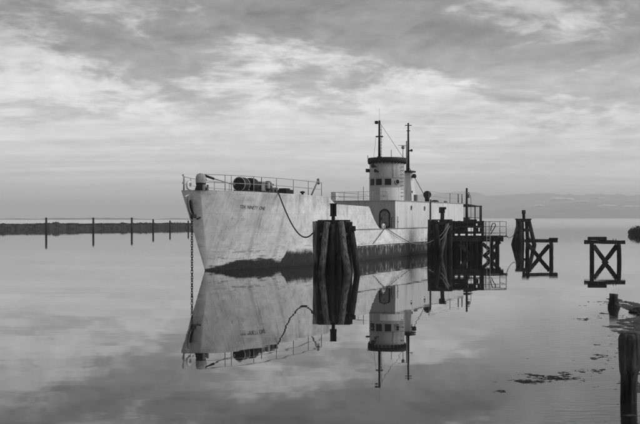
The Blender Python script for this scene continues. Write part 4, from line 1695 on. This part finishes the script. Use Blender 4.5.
weed_patch(548, 374.5, 10, 1.3, 300, 0.09)
weed_patch(523, 381.5, 10, 0.9, 200, 0.08)
weed_patch(557, 378.5, 9, 0.7, 160, 0.08)
weed_patch(505, 391, 5, 0.8, 40, 0.07)
weed_patch(600, 371, 14, 1.0, 70, 0.08)
weed_patch(611, 352, 5, 6, 60, 0.10)
weed_patch(628, 324, 6, 4, 60, 0.12)
tag(m.build('floating_weed', 'weed'), 'dark floating weed strewn over the near shoal', 'weed', kind='stuff')


# ------------------------------------------------------------------ mooring ropes
def rope(a, b, sag, r, mat, label, n=24, name='mooring_rope'):
    a, b = Vector(a), Vector(b)
    pts = []
    for i in range(n + 1):
        t = i / n
        p = a.lerp(b, t)
        p.z -= sag * 4 * t * (1 - t)
        pts.append(p)
    return tag(MB().tube(pts, r, 6).build(name, mat), label, 'rope', 'mooring ropes')


ra = ship_pt(*rope_start)
rb_ = Vector((W0.x + lx(313.2), W0.y + 0.1, lz(232.6)))
lip = ship_pt(rope_start[0], -half(rope_start[0], 4.7) - 0.05, 4.74)
# over the deck edge, then slack to the dolphin
pts = [ra, lip]
n = 26
for i in range(1, n + 1):
    t = i / n
    p = lip.lerp(rb_, t)
    p.z -= 1.05 * 4 * t * (1 - t) * (0.75 + 0.5 * t)
    pts.append(p)
tag(MB().tube(pts, 0.042, 6).build('mooring_rope', 'rope'), 'slack dark rope sagging from the bow rail to the large dolphin', 'rope', 'mooring ropes')
ey = ship_pt(s_m, -HB - 0.08, DECK + 0.1)
s5, z5 = side(371.5, 243.6)
rope(ey, ship_pt(s5, -HB - 0.14, z5), 0.03, 0.025, 'rope', 'taut rope running down the hull towards the bow from below the arched door')
s6, z6 = side(407, 242)
rope(ey, ship_pt(s6, -HB - 0.2, z6), 0.06, 0.025, 'rope', 'taut rope running down the hull towards the stern from below the arched door')
rope(ship_pt(s6, -HB - 0.2, z6), W1 + Vector((lx1(433), -0.3, lz1(240.0))), 0.25, 0.03, 'pale_rope', 'pale rope curving from the hull side to the dolphin by the deckhouse')
rope(W2 + Vector((lx2(506.3), 0.3, lz2(235.5))), W3 + Vector((lx3(517.5), -0.2, lz3(223.5))), 0.75, 0.03, 'rope', 'slack dark rope from the pier end to the distant tapered dolphin')
for i, (xa, ya, xb, yb) in enumerate(((447.5, 223, 438.5, 236), (449, 225.5, 439.0, 240))):
    rope(W1 + Vector((lx1(xa), -0.62, lz1(ya))), W1 + Vector((lx1(xb), -0.72, lz1(yb))), 0.12, 0.022, 'pale_rope',
         ('upper' if i == 0 else 'lower') + ' of two pale rope ends hanging across the dolphin by the deckhouse')

# ------------------------------------------------------------------ haze
hz = MB()
hz.box((0, 7900, 139), (18600, 16400, 282))
ho = hz.build('haze', 'rock')
ho.data.materials.clear()
hm_ = bpy.data.materials.new('haze')
hm_.use_nodes = True
t = NT(hm_.node_tree)
o_ = t.n('ShaderNodeOutputMaterial')
pv = t.n('ShaderNodeVolumePrincipled')
pv.inputs['Color'].default_value = (0.98, 0.98, 0.98, 1)
pv.inputs['Density'].default_value = 0.00022
t.l(pv.outputs[0], o_.inputs['Volume'])
ho.data.materials.append(hm_)
tag(ho, 'thin grey marine haze over the whole bay', 'haze', kind='stuff')

# ------------------------------------------------------------------ low cloud lying against the hills
cm = bpy.data.materials.new('cloud')
cm.use_nodes = True
t = NT(cm.node_tree)
o_ = t.n('ShaderNodeOutputMaterial')
df = t.n('ShaderNodeBsdfDiffuse')
df.inputs['Color'].default_value = (0.92, 0.92, 0.92, 1)
tr = t.n('ShaderNodeBsdfTransparent')
mx = t.n('ShaderNodeMixShader')
mx.inputs[0].default_value = 0.5
t.l(tr.outputs[0], mx.inputs[1])
t.l(df.outputs[0], mx.inputs[2])
t.l(mx.outputs[0], o_.inputs['Surface'])
MATS['cloud'] = cm
clouds = [(560, 199.5, 14, 2.4, 'largest white low cloud puff on the hills above the near trestle'),
          (581, 202.0, 8, 1.4, 'small low cloud puff just right of the largest one on the hills'),
          (539, 206.0, 7, 1.3, 'small low cloud puff on the hills just right of the distant dolphin'),
          (607, 206.0, 12, 1.9, 'long low cloud wisp on the hills above the free standing trestle'),
          (632, 207.0, 11, 1.7, 'low cloud wisp on the hills nearest the right edge'),
          (598, 198.0, 9, 1.2, 'faint low cloud wisp high on the hills above the free standing trestle')]
for x, y, hw, hh_, lab in clouds:
    D = 5350.0
    c = px(x, y, D)
    g = D / F
    bm = bmesh.new()
    for k in range(7):
        ang = random.uniform(-1, 1)
        mat_ = Matrix.Translation((ang * hw * g * 0.75, random.uniform(-40, 40), random.uniform(-.3, .5) * hh_ * g * (1 - ang * ang)))
        q = random.uniform(0.28, 0.5) * (1 - 0.5 * ang * ang)
        mat_ = mat_ @ Matrix.Diagonal((hw * g * q * 1.1, 60 * q * 2, hh_ * g * q * 1.5, 1))
        bmesh.ops.create_icosphere(bm, subdivisions=3, radius=1.0, matrix=mat_)
    for v in bm.verts:
        nz = mnoise.noise_vector(v.co * 0.03 + Vector((x, y, 0)))
        v.co += Vector((nz.x * 9, nz.y * 9, nz.z * 5))
    me = bpy.data.meshes.new('low_cloud')
    bm.to_mesh(me)
    bm.free()
    me.materials.append(cm)
    o = bpy.data.objects.new('low_cloud', me)
    scene.collection.objects.link(o)
    o.location = c
    tag(o, lab, 'cloud', 'low clouds against the hills')
